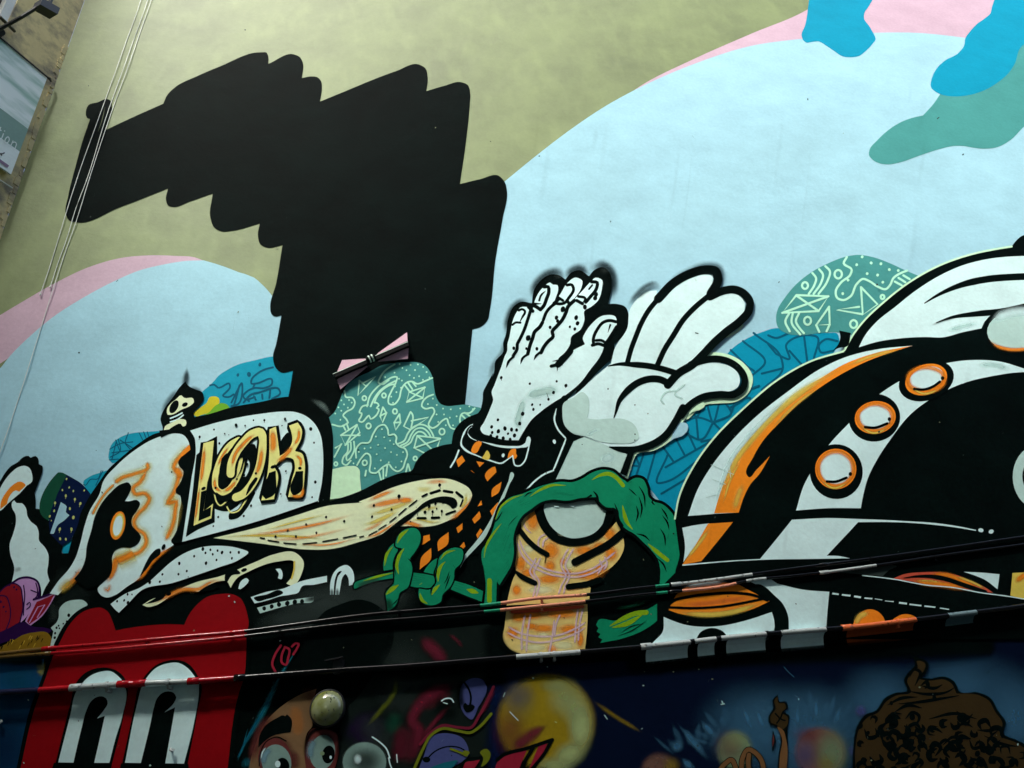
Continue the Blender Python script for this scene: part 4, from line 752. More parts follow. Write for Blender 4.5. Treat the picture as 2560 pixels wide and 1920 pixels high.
HAND = "400,1659 450,1520 520,1330 545,1250 580,1170 580,1100 605,1010 625,900 640,830 690,710 740,645 862,640* 890,690* 905,600 960,470 1050,370 1100,338 1140,365 1195,370 1203,420 1170,530 1150,590* 1230,480 1310,350 1420,278 1500,320 1490,390 1370,575* 1500,440 1600,330 1660,280 1742,310 1740,400 1690,560 1600,640 1522,690 1525,790 1480,910 1360,1010 1350,1090 1290,1190 1200,1290 1250,1360* 1350,1200 1530,1095* 1503,1020 1530,960 1600,860 1750,745 1905,760 1915,880 1870,980 1770,1110 1742,1190 1700,1270 1600,1400 1480,1560 1370,1659 @B6 1800,240 1700,300 1560,400 1440,510 1380,600 1310,720* 1150,715 1000,672 910,640 888,600 930,520 1000,360 1030,270 1012,190 1060,90"
m = motif('painted_hand', 'white freckled hand with five nailed fingers reaching up')
m.fill('outline', 'black', 'B4', "290,1659 420,1420 430,1310 530,1180 528,1080 560,980 590,780 650,640 740,575 880,590* 910,420 980,320 1100,240 1220,250 1290,300* 1370,210 1460,185 1580,260* 1650,180 1760,150 1840,230 1858,390 1815,600* 1900,598 2030,640 2068,760 2010,980 1890,1095* 1895,1230 1820,1310 1700,1420 1500,1640 1400,1740 @B6 1950,170 1830,300* 1480,480 1380,640 1330,760 1150,760 980,720 860,650 800,600 880,430* 915,260 918,190 1000,60 1030,-20")
for p, wv, a in (("555,990 580,820 640,660 740,570 880,560", 20, .85), ("885,560 900,430 970,310 1090,220 1210,200 1290,290", 24, .85), ("1290,290 1360,200 1450,160 1580,240", 24, .85), ("1580,230 1640,160 1750,120 1840,190 1870,350 1830,560", 26, .85), ("560,960 520,1180 420,1330 340,1560", 14, .5)): m.soft('overspray', 'black', 'B4', p, wv, a)
m.blob('overspray', 'slate', 'B4', 1215, 255, 60, 40, .5); m.blob('overspray', 'slate', 'B4', 1770, 190, 60, 40, .35)
m.fill('white', 'white', 'B4', HAND)
for p, wv in (("642,858 680,830 740,832", 5.5), ("720,682 760,665 795,690 760,770 728,830", 6), ("1030,392 1080,392 1088,450 1060,540 1015,640 985,670", 9), ("985,672 940,640 900,620", 9), ("915,600 1000,600", 6), ("970,560 990,500 1050,440", 5), ("1310,370 1370,368 1390,410 1330,530 1280,590 1230,602 1150,590", 7.5), ("1200,520 1260,560", 7), ("1610,330 1680,340 1672,410 1600,510 1540,580", 8.5), ("1450,510 1530,530 1545,580", 7), ("1430,560 1500,600", 8), ("1620,370 1580,420", 4.5), ("1640,1105 1632,1060 1690,900 1750,830 1830,805 1910,820", 8), ("1620,1108 1690,1090 1770,1115", 8), ("1665,1050 1730,1048 1790,1085", 7), ("1840,860 1810,955", 5), ("1915,880 1800,1060 1760,1110", 7),
  ("1175,590 1110,640 1060,700 1020,800", 8), ("1010,828 980,880 910,950 890,1020 860,1100 830,1215", 9), ("825,1222 770,1262 740,1340", 6), ("1400,560 1320,640 1300,700 1250,800 1180,880 1130,940 1140,1000 1080,1060 1020,1140 992,1200", 9), ("990,1188 930,1240 905,1290", 6), ("875,650 830,790 790,910 730,1040 700,1100 700,1150 650,1240", 8), ("655,1250 600,1300 565,1385", 6), ("1350,1180 1290,1250 1200,1345", 16), ("1225,1290 1130,1305", 5), ("1240,1335 1115,1365", 8), ("1190,1340 1190,1425", 6), ("840,640 890,690", 9), ("1210,540 1150,600", 9), ("1530,560 1490,600", 6)):
    m.stroke('creases', 'black', 'B4', p, wv, taper='e' if wv in (6, 5) else '')
m.dots('freckles', 'black', 'B4', "658,1145,19 812,1150,15 942,1152,19 835,1020,31 1103,890,19 1180,772,23 1195,812,20 1260,668,32 1325,580,20 1665,485,28 1655,530,26 1530,640,26 1422,770,25 1440,840,24 1405,910,18 1345,883,14 505,1505,18 855,1580,14 1185,1550,13 1297,1603,20", 16)
m.soft('smudge', 'grey', 'B6', "1370,250 1450,220 1600,180 1780,160", 24, .8); m.soft('smudge', 'grey', 'B6', "1380,240 1330,400 1310,560 1350,600", 18, .8)
m.dots('freckles', 'black', 'B6', "1118,32,15 1433,95,12 1730,70,12 1832,118,18 1695,193,17 1640,270,14 1460,328,14 1473,380,15 1548,328,10 1355,428,21 1323,538,19 1082,495,15 1013,573,18 1087,622,21 1160,590,21 1232,603,19 1288,608,17 1018,635,16 1193,648,13 1265,668,21 1003,672,17 1072,685,17 1140,700,20 1217,712,17", 15)
for p in ("1120,40 1120,62", "1640,260 1620,200", "1832,125 1830,142", "1548,330 1548,345"): m.stroke('freckles', 'black', 'B6', p, 1.4)

# --- cartoon hand
m = motif('painted_glove_hand', 'plump white cartoon hand with three fingers and a thumb')
m.stroke('halo', 'mint', 'B5', "1560,1030 1700,1015 1870,1045 2010,1130 2095,1260 2060,1400 1950,1490 1750,1515 1600,1530 1490,1600 1400,1690", 15)
m.stroke('halo', 'mint', 'B7', "1480,520 1400,650 1300,800 1150,895 950,950 905,1050 868,1175", 9); m.stroke('halo', 'mint', 'B5', "2020,680 1960,740 1840,810", 5)
m.fill('halo', 'blue', 'B7', "1400,640 1440,635 1478,655 1480,710 1440,760 1340,800* 1300,830*"); m.fill('halo', 'mint', 'B7', "1510,480 1640,430 1650,470 1600,510 1530,530 1490,560*")
GL = "@B5 560,1110* 600,950 740,720 770,510 860,390 960,320 1065,305* 1068,420* 1250,280 1450,170 1600,133 1680,150 1680,210 1600,385* 1750,355 1880,340 1980,370 2035,450 2030,530 1950,620 1800,730 1650,880 1520,1010 1440,1120* 1600,1110 1750,1110 1880,1150 1960,1220 1982,1300 1960,1370 1900,1410 1700,1420 1550,1450 1450,1510 1350,1620 @B7 1380,600 1300,730 1200,810 1080,855 950,875 690,880* 440,780* 320,750 250,690 220,600 222,480 250,420* 292,398 560,170"
m.fill('white', 'white', 'B7', GL)
m.fill('wrist', 'grey', 'B7', "320,830* 440,785* 690,880 850,945* 870,960* 800,1145* 700,1110 560,1150 400,1215 150,1222* 210,1085")
OL = 'outline'
for p, wv, tp in (("738,1115 780,960 840,800 880,700 980,520 1060,420 1120,340", 12.5, ''), ("1070,1135 1150,960 1250,800 1350,640 1500,480 1620,380", 13.5, ''), ("525,1142 650,1120 800,1125 1000,1145 1150,1180 1310,1232", 15, 's'), ("1080,400 1250,225 1450,115 1610,78 1715,95 1740,180 1660,345", 22, ''), ("1650,375 1800,310 1930,298 2030,345 2090,430 2080,530 1990,640 1850,750 1700,880 1560,1030 1460,1125 1300,1225 1185,1350", 20, ''), ("1440,1125 1560,1085 1700,1062 1850,1090 1970,1170 2030,1270 2015,1385 1930,1450 1750,1455 1560,1490 1430,1570 1330,1690", 17, ''), ("1195,1335 1100,1290 980,1285 850,1330 730,1425 650,1530 610,1659 590,1720", 17, 'e')):
    m.stroke(OL, 'black', 'B5', p, wv, taper=tp)
m.stroke(OL, 'black', 'B7', "1430,490 1350,640 1250,775 1110,865 940,908 800,918 690,885", 18, taper='e'); m.fill(OL, 'black', 'B7', "690,880* 800,880 940,880* 960,940* 900,955 840,945 760,920")
m.stroke(OL, 'black', 'B7', "245,400 200,500 198,620 245,710 310,780", 17); m.fill(OL, 'black', 'B7', "240,680* 330,752 440,782* 330,830* 270,860*"); m.fill(OL, 'black', 'B7', "265,800* 340,815* 150,1222* 130,1225* 140,1110* 180,1050"); m.fill(OL, 'black', 'B7', "885,935* 945,930* 865,1180* 800,1150*")
m.soft('overspray', 'black', 'B5', "740,500 830,370 950,260 1050,230 1120,290", 15, .85); m.soft('overspray', 'black', 'B5', "1090,370 1250,215 1450,95 1620,40 1750,70 1775,170 1700,330", 24, .8); m.soft('overspray', 'slate', 'B5', "850,400 920,330 1010,285", 10, .6)
GR = 'grey_patches'
m.fill(GR, 'grey', 'B7', "235,445 330,390 430,335 470,370 490,500 470,600* 560,610 700,600 850,610 930,650 975,720 985,800 930,840 800,852 600,832 440,775 320,745 240,660 222,560")
m.soft(GR, 'white', 'B7', "440,780 560,720 620,700", 12, .35); m.soft(GR, 'white', 'B7', "600,1050 680,1000 760,990", 30, .5)
for p in ("1380,320 1250,345 1210,420 1260,470", "1270,330 1350,400", "1520,250 1490,380", "1460,250 1350,360 1440,410", "1560,250 1610,315", "1700,185 1800,280", "1120,580 1370,490", "1820,150 1840,220", "1900,190 1920,230", "1900,320 1960,260"): m.soft(GR, 'grey', 'B7', p, 5, .75, fade=.1)
m.dots(OL, 'black', 'B7', "680,302,7 950,758,7 948,818,7 420,860,5", 6)
m.stroke('scuff', 'slate', 'B5', "1490,775 1520,782", 2.2); m.stroke('scuff', 'grey', 'B5', "1480,170 1500,200", 1.6)

# --- orange plaid sleeve
m = motif('painted_plaid_sleeve', 'orange and yellow plaid sleeve under the cartoon hand')
m.fill('white_cuff', 'grey', 'C1', "640,425* 850,400 1120,395* 1180,470 1245,510* 1200,660 1180,700 1100,750 1000,778 900,778 800,745 700,660 640,540 628,490")
m.fill('plaid', 'plaid', 'C1', "262,1440* 290,1300 340,1150 355,1125* 345,1000 335,900 335,770* 395,722 410,600* 555,480* 575,580 640,690 740,790 850,838 980,848 1100,820 1220,750 1345,612* 1382,685* 1412,780 1420,860 1390,950 1310,1050 1180,1140 1080,1190 1000,1222* 1090,1265* 1075,1400*")
m.fill('plaid', 'plaid', 'A7', "232,270* 590,235 952,205* 955,300 952,400 930,625* 600,660 380,650 260,600 205,520 218,400")
for q in ((520,600,70,110),(700,900,90,100),(690,1050,60,60),(1030,900,110,55),(1280,740,70,70),(1290,930,70,80),(400,1030,60,90),(470,1120,70,50),(680,1180,120,50),(1060,1140,140,55),(1190,1080,70,50),(850,1120,60,40),(360,1290,50,60),(1180,860,80,50),(820,1010,40,40)): m.blob('orange_checks', 'orange', 'C1', q[0], q[1], q[2], q[3], .95)
for q in ((480,880,70,50),(880,1030,60,70),(600,1290,160,50),(760,770,60,30)): m.blob('orange_checks', 'cream', 'C1', q[0], q[1], q[2], q[3], .7)
m.soft('orange_checks', 'pinkline', 'C1', "425,610 450,680 520,740", 5, .8)
for q in ((440,300,150,50),(720,285,170,55),(290,460,60,55),(800,430,110,50),(890,520,36,80),(560,420,120,40),(450,400,60,30),(640,600,50,40),(340,320,70,50)): m.blob('orange_checks', 'orange', 'A7', q[0], q[1], q[2], q[3], .95)
m.soft('orange_checks', 'brick', 'A7', "250,275 500,262 945,225", 13, .9, fade=.05)
for q in ((480,590,150,40),(740,570,120,50),(560,480,60,30)): m.blob('orange_checks', 'cream', 'A7', q[0], q[1], q[2], q[3], .6)
for p in ("380,770 430,900 520,1010 640,1080 800,1120 950,1125 1100,1080 1250,980 1350,900", "360,800 410,940 510,1050 640,1120 800,1155 960,1160 1120,1115 1270,1010", "655,735 590,770 575,860 600,900", "690,765 630,800 615,880", "880,870 830,950 800,1050 845,1150 800,1250 770,1340", "930,870 880,950 840,1050 880,1150 840,1250 820,1340", "560,960 520,1040 490,1100 545,1200 520,1370", "600,960 560,1050 530,1110 580,1200 550,1370", "480,1110 500,1160", "1170,980 1200,1060 1150,1140", "1220,950 1250,1040 1210,1100", "370,1240 320,1370", "1020,1280 1050,1330"): m.soft('pale_lines', 'pinkline', 'C1', p, 4.6, .8, fade=.05, core=.5)
for p in ("240,400 350,460 500,490 700,480 850,420 948,360", "228,450 350,510 500,545 700,520 850,465 945,405", "400,295 370,470 370,625", "450,285 420,470 410,640", "660,340 640,500 610,645", "712,290 670,400 660,500", "870,240 850,400 840,560", "915,235 880,400 870,545"): m.soft('pale_lines', 'pinkline', 'A7', p, 4.6, .8, fade=.05, core=.5)
for p, wv, tp in (("390,700 470,800 560,880 660,940", 13, ''), ("1400,730 1280,830 1100,930 935,1015", 19, ''), ("320,1080 400,1150 540,1222", 13, 's'), ("1180,1190 1080,1225 870,1258", 15, ''), ("565,470 620,640 720,760 850,812 1000,812 1150,755 1250,640 1300,500", 19, '')): m.stroke('folds', 'black', 'C1', p, wv, taper=tp)
m.stroke('folds', 'black', 'C1', "650,950 638,1025", 2)
m.soft('fade', 'black', 'A7', "195,400 190,520 260,620 400,665", 14, .9); m.stroke('chips', 'white', 'C1', "735,465 770,470", 3); m.stroke('chips', 'white', 'C1', "885,455 920,468", 3)

# --- green twisted rope round the wrist
m = motif('painted_green_rope', 'thick green twisted rope looping round the wrist')
RP = "40,1440* 55,1220 38,1100 15,980 20,900 60,840 110,740 170,560 200,480 280,392 430,342 600,270 800,230 900,235 1000,200 1100,140 1220,110 1310,130 1380,190 1450,235* 1530,190 1600,205 1640,280 1660,380 1700,420 1790,450 1880,530 1930,620 1960,750 1965,880 1950,1000 1920,1100 1915,1235* 1765,1235* 1770,1100 1750,1000 1680,900 1600,820 1520,745 1430,690 1380,640 1350,560 1330,492 1240,480 1180,430 1140,380* 1000,388 850,415 700,405 600,430 500,500 420,560 360,660 330,760 330,950 310,1040 250,1150 190,1245* 165,1212* 155,1440*"
m.stroke('outline', 'black', 'C1', RP, 15, closed=True)
m.fill('green', 'green', 'C1', RP)
LO = "1050,350 1200,352 1350,290 1500,245 1640,150 1680,120 1650,220 1590,330 1480,420 1300,500 1065,552* 1085,520* 1050,500* 1068,470* 1035,450* 1050,420* 1030,390*"
m.fill('outline', 'black', 'A7', "980,340 1200,320 1350,255 1500,215 1620,100 1720,80 1660,230 1640,340 1625,450 1560,560 1400,590 1000,590*"); m.fill('green', 'green', 'A7', LO)
m.soft('shade_line', 'dkgreen', 'A7', "1200,250 1400,200 1560,130", 12, .5)
HI = 'highlight'
for c, p, wv, tp in (('C1', "490,375 580,315 700,265 845,265", 7, 'se'), ('C1', "1100,212 1180,165 1270,152 1340,190 1405,265", 10, 's'), ('C1', "1400,460 1415,540 1440,620 1500,700", 10, 'se'), ('C1', "1650,840 1740,920 1840,1000", 10, 's'), ('C1', "38,980 60,860 130,740 210,640", 6, 'se'), ('C1', "150,600 210,470 300,400 430,352", 5, 'se'), ('C1', "92,1200 92,1300 92,1400", 12, ''), ('A7', "1150,402 1250,345 1400,285 1475,280", 12, 's'), ('A7', "1170,415 1300,380 1440,300", 12, 'se')): m.stroke(HI, 'lime', c, p, wv, taper=tp)
for p in ("1600,290 1635,350", "1550,440 1575,510", "1760,590 1810,660", "1520,520 1520,560"): m.soft(HI, 'lime', 'C1', p, 9, .85)
for p in ("1560,270 1610,360 1622,480", "1560,375 1590,480 1575,585", "1535,465 1552,540 1530,625", "1780,485 1830,560 1848,605", "1790,560 1840,630 1858,705", "1770,690 1810,760 1820,858", "1850,740 1845,790", "1535,740 1620,765 1668,812", "1740,980 1800,1040 1832,1115", "1700,400 1690,430 1720,460", "1440,235 1490,230"): m.stroke('black_lines', 'black', 'C1', p, 4.5, taper='se')
for p in ("1112,320 1148,365 1160,420", "1040,390 1090,365", "1320,440 1350,520 1362,600 1400,660"): m.stroke('black_lines', 'black', 'C1', p, 5.5, taper='s')
for p in ("275,665 330,600 372,562", "250,740 290,660", "228,800 265,730", "222,850 250,790", "228,910 290,740", "240,975 300,833", "270,940 310,820", "225,1080 280,1000", "220,1120 275,1040", "240,1130 290,1060", "720,330 860,345", "740,345 930,360", "700,350 800,348", "840,362 910,362", "380,440 430,415", "390,460 490,415", "400,470 500,435", "370,430 400,410"): m.stroke('black_lines', 'black', 'C1', p, 1.8, taper='se')
for p in ("165,1250 180,1190", "50,1330 30,1450", "130,640 170,600 220,520", "95,720 140,650", "30,1050 50,1130", "430,380 480,340 520,330", "1460,295 1500,330 1540,370"): m.stroke('black_lines', 'black', 'C1', p, 3.4, taper='se')
for p in ("1220,490 1350,440 1480,350", "1250,460 1350,400 1450,380", "1320,470 1400,430"): m.stroke('black_lines', 'black', 'A7', p, 2.4, taper='se')
m = motif('painted_knotted_rope', 'thin green rope with two fat knots')
def knot(layers):
    for p in layers: m.stroke('outline', 'black', 'B8', p, 8, closed=True); m.fill('green', 'green', 'B8', p)
knot(("-60,1250 60,1190 200,1150 385,1108* 385,1180* 200,1210 0,1275 -60,1300", "575,1120* 700,1135 830,1145* 830,1285* 700,1292 545,1270*"))
knot(("265,1100* 262,1020 290,920 340,830 400,790 420,850 400,950 385,1050 372,1085*",))
knot(("400,835 420,725 480,660 560,630 630,640 670,700 665,790 620,880 555,965* 580,1060 560,1200 535,1280 440,1350 420,1430 390,1490 310,1550* 300,1450 290,1340 380,1230 385,1150 385,1000 430,900 470,860",))
knot(("1050,1215* 1200,1260 1360,1330* 1345,1445* 1200,1390 1005,1310*",))
knot(("705,1115* 740,1060 850,965 890,955 850,1060 825,1142*", "880,960 960,882 1060,850 1130,872 1140,950 1110,1030 1050,1090 1040,1190 1000,1280 910,1380 900,1440 830,1480 740,1480 670,1430 650,1370 655,1302* 780,1310 850,1225 830,1140 860,1050"))
m.soft('fade', 'slate', 'B8', "-60,1280 100,1230 260,1190", 16, .55); m.soft('fade', 'slatedark', 'B8', "290,1400 330,1500 300,1560", 22, .6)
for p, wv in (("415,800 450,720 540,645", 9), ("430,1140 408,1020 440,930 490,855", 10), ("275,1050 300,920 365,835", 7), ("290,1365 350,1310 430,1258", 11), ("890,985 950,910 1055,878", 6), ("865,1225 872,1110 900,1050 945,1005", 9), ("795,1372 830,1310 885,1258", 9), ("665,1350 690,1430 750,1470", 8), ("1180,1310 1230,1325 1310,1350", 12), ("40,1215 200,1165 370,1125", 6), ("660,1260 690,1240", 8)): m.stroke(HI, 'lime', 'B8', p, wv, taper='se')
for p, wv in (("400,1160 385,1020 430,900 475,855", 4), ("400,850 470,865", 3), ("530,965 575,1010 580,1060", 4), ("830,1240 840,1140 860,1060", 4), ("1030,1040 1060,1090", 4), ("840,1230 790,1310 790,1380", 4), ("990,1110 960,1200 930,1250", 3), ("1000,1150 970,1230 940,1310", 3), ("590,1135 720,1160", 2), ("580,1160 720,1190", 2), ("575,1185 690,1205", 2), ("575,1210 690,1220", 2), ("570,1240 660,1240", 2), ("1060,1240 1150,1260", 2), ("1040,1260 1140,1290", 2), ("1030,1280 1120,1320", 2), ("270,1360 320,1290 380,1240", 3), ("360,1480 410,1430 430,1400", 3)): m.stroke('black_lines', 'black', 'B8', p, wv, taper='se')

# --- black and white arched machine on the right
m = motif('painted_arch', 'huge black and white arch with orange band and three round lights')
OUT = "60,1230* 85,1100 180,900 300,735 480,555 700,372 900,262 1090,205* @C4 740,910* 800,800 900,670 1050,528 1250,370 1500,228 1750,138 2000,85 2095,70* 2120,35 2160,-5 2400,-30*"
m.fill('black', 'black', 'C5', OUT+" @P 2640,1600* 1640,1600* 1640,1480* 1700,1420*")
m.stroke('pale_edge', 'mint', 'C5', OUT.replace('2095,70*', '2095,70').split(' 2120,35')[0], 4.5)
m.fill('black', 'black', 'C4', "695,752* 790,772* 760,880 690,895 640,920* 690,860 705,800")
m.fill('white_helmet', 'white', 'C4', "855,888* 900,800 1000,680 1150,560 1300,440 1500,312 1700,222 1900,172 2212,147 2400,150* 2400,700* 2212,640 2000,650 1900,690 1860,732* 1700,765 1530,808 1400,805 1200,815 1000,845")
for p, wv, tp in (("1385,532 1500,462 1700,378 1900,335 2100,318 2400,312", 17, 's'), ("1480,690 1600,648 1800,618 2000,598 2212,553 2400,500", 15, 's')): m.stroke('black', 'black', 'C4', p, wv, taper=tp)
m.soft('shade', 'slate', 'C4', "1430,715 1550,670 1650,650", 6, .5); m.soft('shade', 'grey', 'C4', "1550,760 1700,720 1830,690", 14, .5)
m.oval('black', 'black', 'C4', 2130, 752, 285, 195, -5); m.oval('ball', 'grey', 'C4', 2130, 752, 238, 162, -5); m.soft('ball', 'white', 'C4', "1920,700 2000,640 2150,600 2300,610", 26, .8); m.soft('ball', 'orange', 'C4', "1905,820 1960,870 2060,903 2212,900 2300,880", 10, .9)
m.fill('white_band', 'white', 'C5', "140,1213* 200,1050 290,900 400,762 560,602 750,452 950,312 1100,242 1300,192 1515,170* 1350,222 1200,282 1000,392 800,542 700,642 600,752 540,852 500,962 512,976 560,930 642,845* 580,952 520,1022 480,1102 450,1192* 300,1200*")
OB = "300,1197* 325,1110 372,980 432,850 522,740 652,600 802,470 952,370 1100,282 1300,212 1515,170* 1350,222 1200,282 1000,392 800,542 700,642 600,752 540,852 500,962 512,976 560,930 642,845* 580,952 520,1022 480,1102 450,1192*"
m.fill('orange_band', 'orange', 'C5', OB)
for c, p, wv, a in (('yellow', "305,1190 340,1080 385,970 445,850 535,738 660,600 810,470 960,372 1120,285", 20, .85), ('white', "290,1180 350,1000 410,860 500,740 640,590 790,460", 12, .8), ('yellow', "420,1190 450,1080 480,1010", 18, .6), ('yellow', "640,690 800,530 960,410", 9, .6), ('yellow', "1100,300 1250,240 1450,185", 11, .6), ('brick', "480,1040 520,960", 20, .25), ('yellow', "350,1150 400,990 470,860", 7, .7)): m.soft('orange_band', c, 'C5', p, wv, a)
for p in ("280,900 420,960", "290,990 370,1020", "390,860 400,980", "250,1100 330,1080"): m.stroke('pencil_lines', 'grey', 'C5', p, 1.4)
m.fill('white_lower', 'white', 'C5', "105,1285* 190,1268 270,1258* 200,1370 112,1495* 122,1400"); m.fill('orange_band', 'orange', 'C5', "262,1260* 415,1250* 320,1370 222,1489* 105,1512* 180,1400"); m.soft('orange_band', 'yellow', 'C5', "120,1490 200,1390 280,1280", 10, .8); m.soft('orange_band', 'yellow', 'C5', "190,1480 290,1350", 7, .5)
m.fill('white_lower', 'white', 'C5', "775,1236* 1000,1226 1172,1231* 1400,1240 1500,1246 1650,1256 1780,1274 1900,1298* 1900,1304* 1780,1284 1650,1268 1500,1255 1400,1251 1180,1251* 1050,1390 988,1456* 1060,1458 1130,1472* 900,1476 580,1482 400,1492 105,1518* 105,1510* 400,1486 580,1476* 700,1330")
m.oval('white_lower', 'white', 'C5', 1931, 1300, 16, 12, 10); m.oval('white_lower', 'white', 'C5', 1994, 1308, 16, 12, -20); m.soft('shade', 'slate', 'C5', "960,1440 985,1455", 8, .5)
m.fill('white_crescent', 'white', 'C5', "800,1180* 850,1022 900,930 1000,780 1120,650 1280,492 1430,390 1600,312 1750,272 1900,258 2050,268 2200,312 2300,345* 2212,332 2150,335 2000,357 1850,392 1650,482 1500,592 1380,742 1300,862 1240,982 1212,1082 1196,1166* 1000,1166")
m.soft('shade', 'slate', 'C5', "1190,1110 1195,1150", 9, .5); m.soft('shade', 'grey', 'C5', "1900,290 2020,290 2120,320", 16, .5)
for (bx, by, rx, ry, rot, cx, cy, ox, oy, wx, wy) in ((1598, 385, 174, 120, -20, 1597, 378, 132, 92, 1597, 372), (1280, 612, 158, 146, -10, 1285, 611, 126, 100, 1287, 608), (1046, 942, 162, 168, -8, 1043, 926, 126, 124, 1046, 920)):
    L1 = 'round_light' if 'round_light' not in m.L else 'round_light_%d' % by
    m.oval(L1, 'black', 'C5', bx, by, rx, ry, rot, 34); m.oval(L1, 'orange', 'C5', cx, cy, ox, oy, rot, 34); m.oval(L1, 'white', 'C5', wx, wy, ox-24, oy-23, rot, 34)
    m.soft(L1, 'orange', 'C5', ' '.join('%d,%d' % (cx+(ox-20)*math.cos(t*math.pi/4+.3), cy+(oy-20)*math.sin(t*math.pi/4+.3)) for t in range(8)), 13, .75, closed=True)
    m.soft(L1, 'yellow', 'C5', "%d,%d %d,%d %d,%d" % (cx-ox*.75, cy+oy*.55, cx-ox*.1, cy+oy*.95, cx+ox*.65, cy+oy*.65), 6, .9); m.soft(L1, 'pinkline', 'C5', "%d,%d %d,%d" % (cx-ox*.8, cy-oy*.5, cx-ox*.3, cy-oy*.85), 7, .7)
for p, q in (("1523,436 1580,440 1640,420 1680,392", (1697, 370)), ("1222,670 1280,674 1358,648", (1371, 621)), ("988,1003 1040,1004 1108,980", (1132, 957))):
    m.stroke('light_mark', 'black', 'C5', p, 6.5); m.oval('light_mark', 'black', 'C5', q[0], q[1], 11, 12)
m.stroke('light_mark', 'black', 'C5', "1372,625 1373,652", 1.6)
m.oval('eye', 'grey', 'C3', 2345, 205, 290, 355, 0, 36); m.oval('eye', 'black', 'C3', 2340, 200, 180, 220, 0, 30)

# --- mouth shapes and dashes on the lower right
m = motif('painted_mouths', 'orange lips, white teeth shapes and dashed line at the lower right')
m.fill('white', 'white', 'C2', "1050,1200* 1150,1185 1270,1183* 1340,1232* 1600,1292 1850,1312* 1832,1500 1820,1660* @A8 765,362* 470,392* 485,330 470,230 400,125 320,60*")
m.fill('white', 'white', 'A7', "1628,320* 1700,350 1800,385 2000,408 @A8 0,325 200,280 365,225* 382,290 385,370 384,395* 200,412 0,430* @A7 1800,545 1490,592* 1540,540 1620,450")
m.fill('black', 'black', 'A7', "1870,560* 1905,530 1955,455 2060,418 2155,450 2212,530*");
m.fill('lips', 'orange', 'C2', "272,1492* 300,1425 400,1290 600,1250 850,1224 950,1240 1050,1290 1262,1405* 1100,1480 900,1530 700,1556 500,1547 350,1520")
for c, p, wv, a in (('yellow', "320,1510 500,1530 700,1535 900,1510 1100,1450 1230,1410", 15, .95), ('white', "400,1275 600,1240 850,1215", 12, .7), ('brick', "330,1440 600,1430 900,1390 1150,1370", 14, .35), ('yellow', "480,1400 600,1370", 9, .5), ('cream', "900,1500 1100,1450", 9, .6)): m.soft('lips', c, 'C2', p, wv, a)
m.stroke('black', 'black', 'C2', "280,1430 330,1395 450,1365 700,1332 950,1325 1100,1345 1240,1395", 7); m.stroke('black', 'black', 'C2', "280,1465 500,1473 800,1455 1050,1412 1270,1365", 6); m.fill('black', 'black', 'C2', "1040,1275 1080,1250 1170,1240 1225,1270 1300,1340 1390,1430 1440,1540 1450,1700* 1305,1700* 1315,1580 1290,1510 1240,1510* 1265,1405* 1200,1360 1100,1310")
m.fill('orange_dome', 'orange', 'A8', "950,400* 958,300 1000,235 1075,205 1130,220 1170,260 1192,320* 1220,300 1260,265 1330,240 1400,258 1438,300 1430,325* 1200,350 950,375*"); m.soft('orange_dome', 'yellow', 'A8', "965,330 1000,260 1075,225", 16, .9); m.soft('orange_dome', 'yellow', 'A8', "1090,260 1110,330", 9, .4); m.soft('orange_dome', 'yellow', 'A8', "1330,260 1400,290", 9, .4)
for p in ("805,85 850,92 848,103 800,97", "874,95 936,101 932,114 870,106", "962,106 1012,113 1008,126 958,118", "1036,119 1094,124 1090,134 1034,129", "1112,127 1166,136 1162,141 1110,132", "1186,142 1248,148 1246,154 1183,147", "1286,152 1344,158 1342,172 1284,164", "1362,164 1448,174 1446,185 1360,175", "1470,177 1550,186 1547,196 1468,187", "1582,193 1648,203 1646,210 1580,200"): m.fill('dashes', 'white', 'A8', ' '.join(q+'*' for q in p.split()))
m.fill('leaf', 'brick', 'C3', "715,1335* 850,1278 1050,1254 1300,1258 1450,1290 1600,1350 1750,1420 1838,1478* 1650,1468 1400,1422 1150,1402 900,1348"); m.soft('leaf', 'orange', 'C3', "1100,1270 1350,1290 1550,1370 1720,1440", 13, .95); m.soft('leaf', 'yellow', 'C3', "1400,1290 1600,1360 1780,1450", 7, .8); m.soft('leaf', 'orange', 'C3', "900,1340 1100,1370 1350,1400 1600,1450", 16, .95); m.soft('leaf', 'yellow', 'C3', "980,1345 1150,1350 1300,1370", 7, .5)
m.stroke('black', 'black', 'C3', "850,1318 1000,1300 1150,1300 1300,1325 1500,1390 1750,1475", 11, taper='s')
m.fill('white', 'white', 'C3', "1512,1250* 1700,1258 1908,1277* 1895,1380 1885,1442* 1750,1340 1620,1285")
m.fill('panel', 'yellow', 'C3', "2052,1262* 2400,1245* 2400,1600* 2212,1556 2030,1512*"); m.soft('panel', 'orange', 'C3', "2080,1370 2150,1310 2240,1260", 16, .9); m.soft('panel', 'orange', 'C3', "2070,1450 2200,1420", 12, .5)
m.stroke('pale_line', 'white', 'C3', "400,1290 750,1332 1100,1396 1400,1424 1700,1480 2000,1520 2300,1572", 2.6)
m.fill('smear', 'slate', 'C3', "20,1262* 300,1215 700,1165* 780,1190 700,1230 620,1300* 400,1280 150,1262"); m.soft('smear', 'grey', 'C3', "60,1250 300,1215 600,1185", 10, .6); m.soft('smear', 'slate', 'C3', "1980,1082 2212,1080", 7, .6)

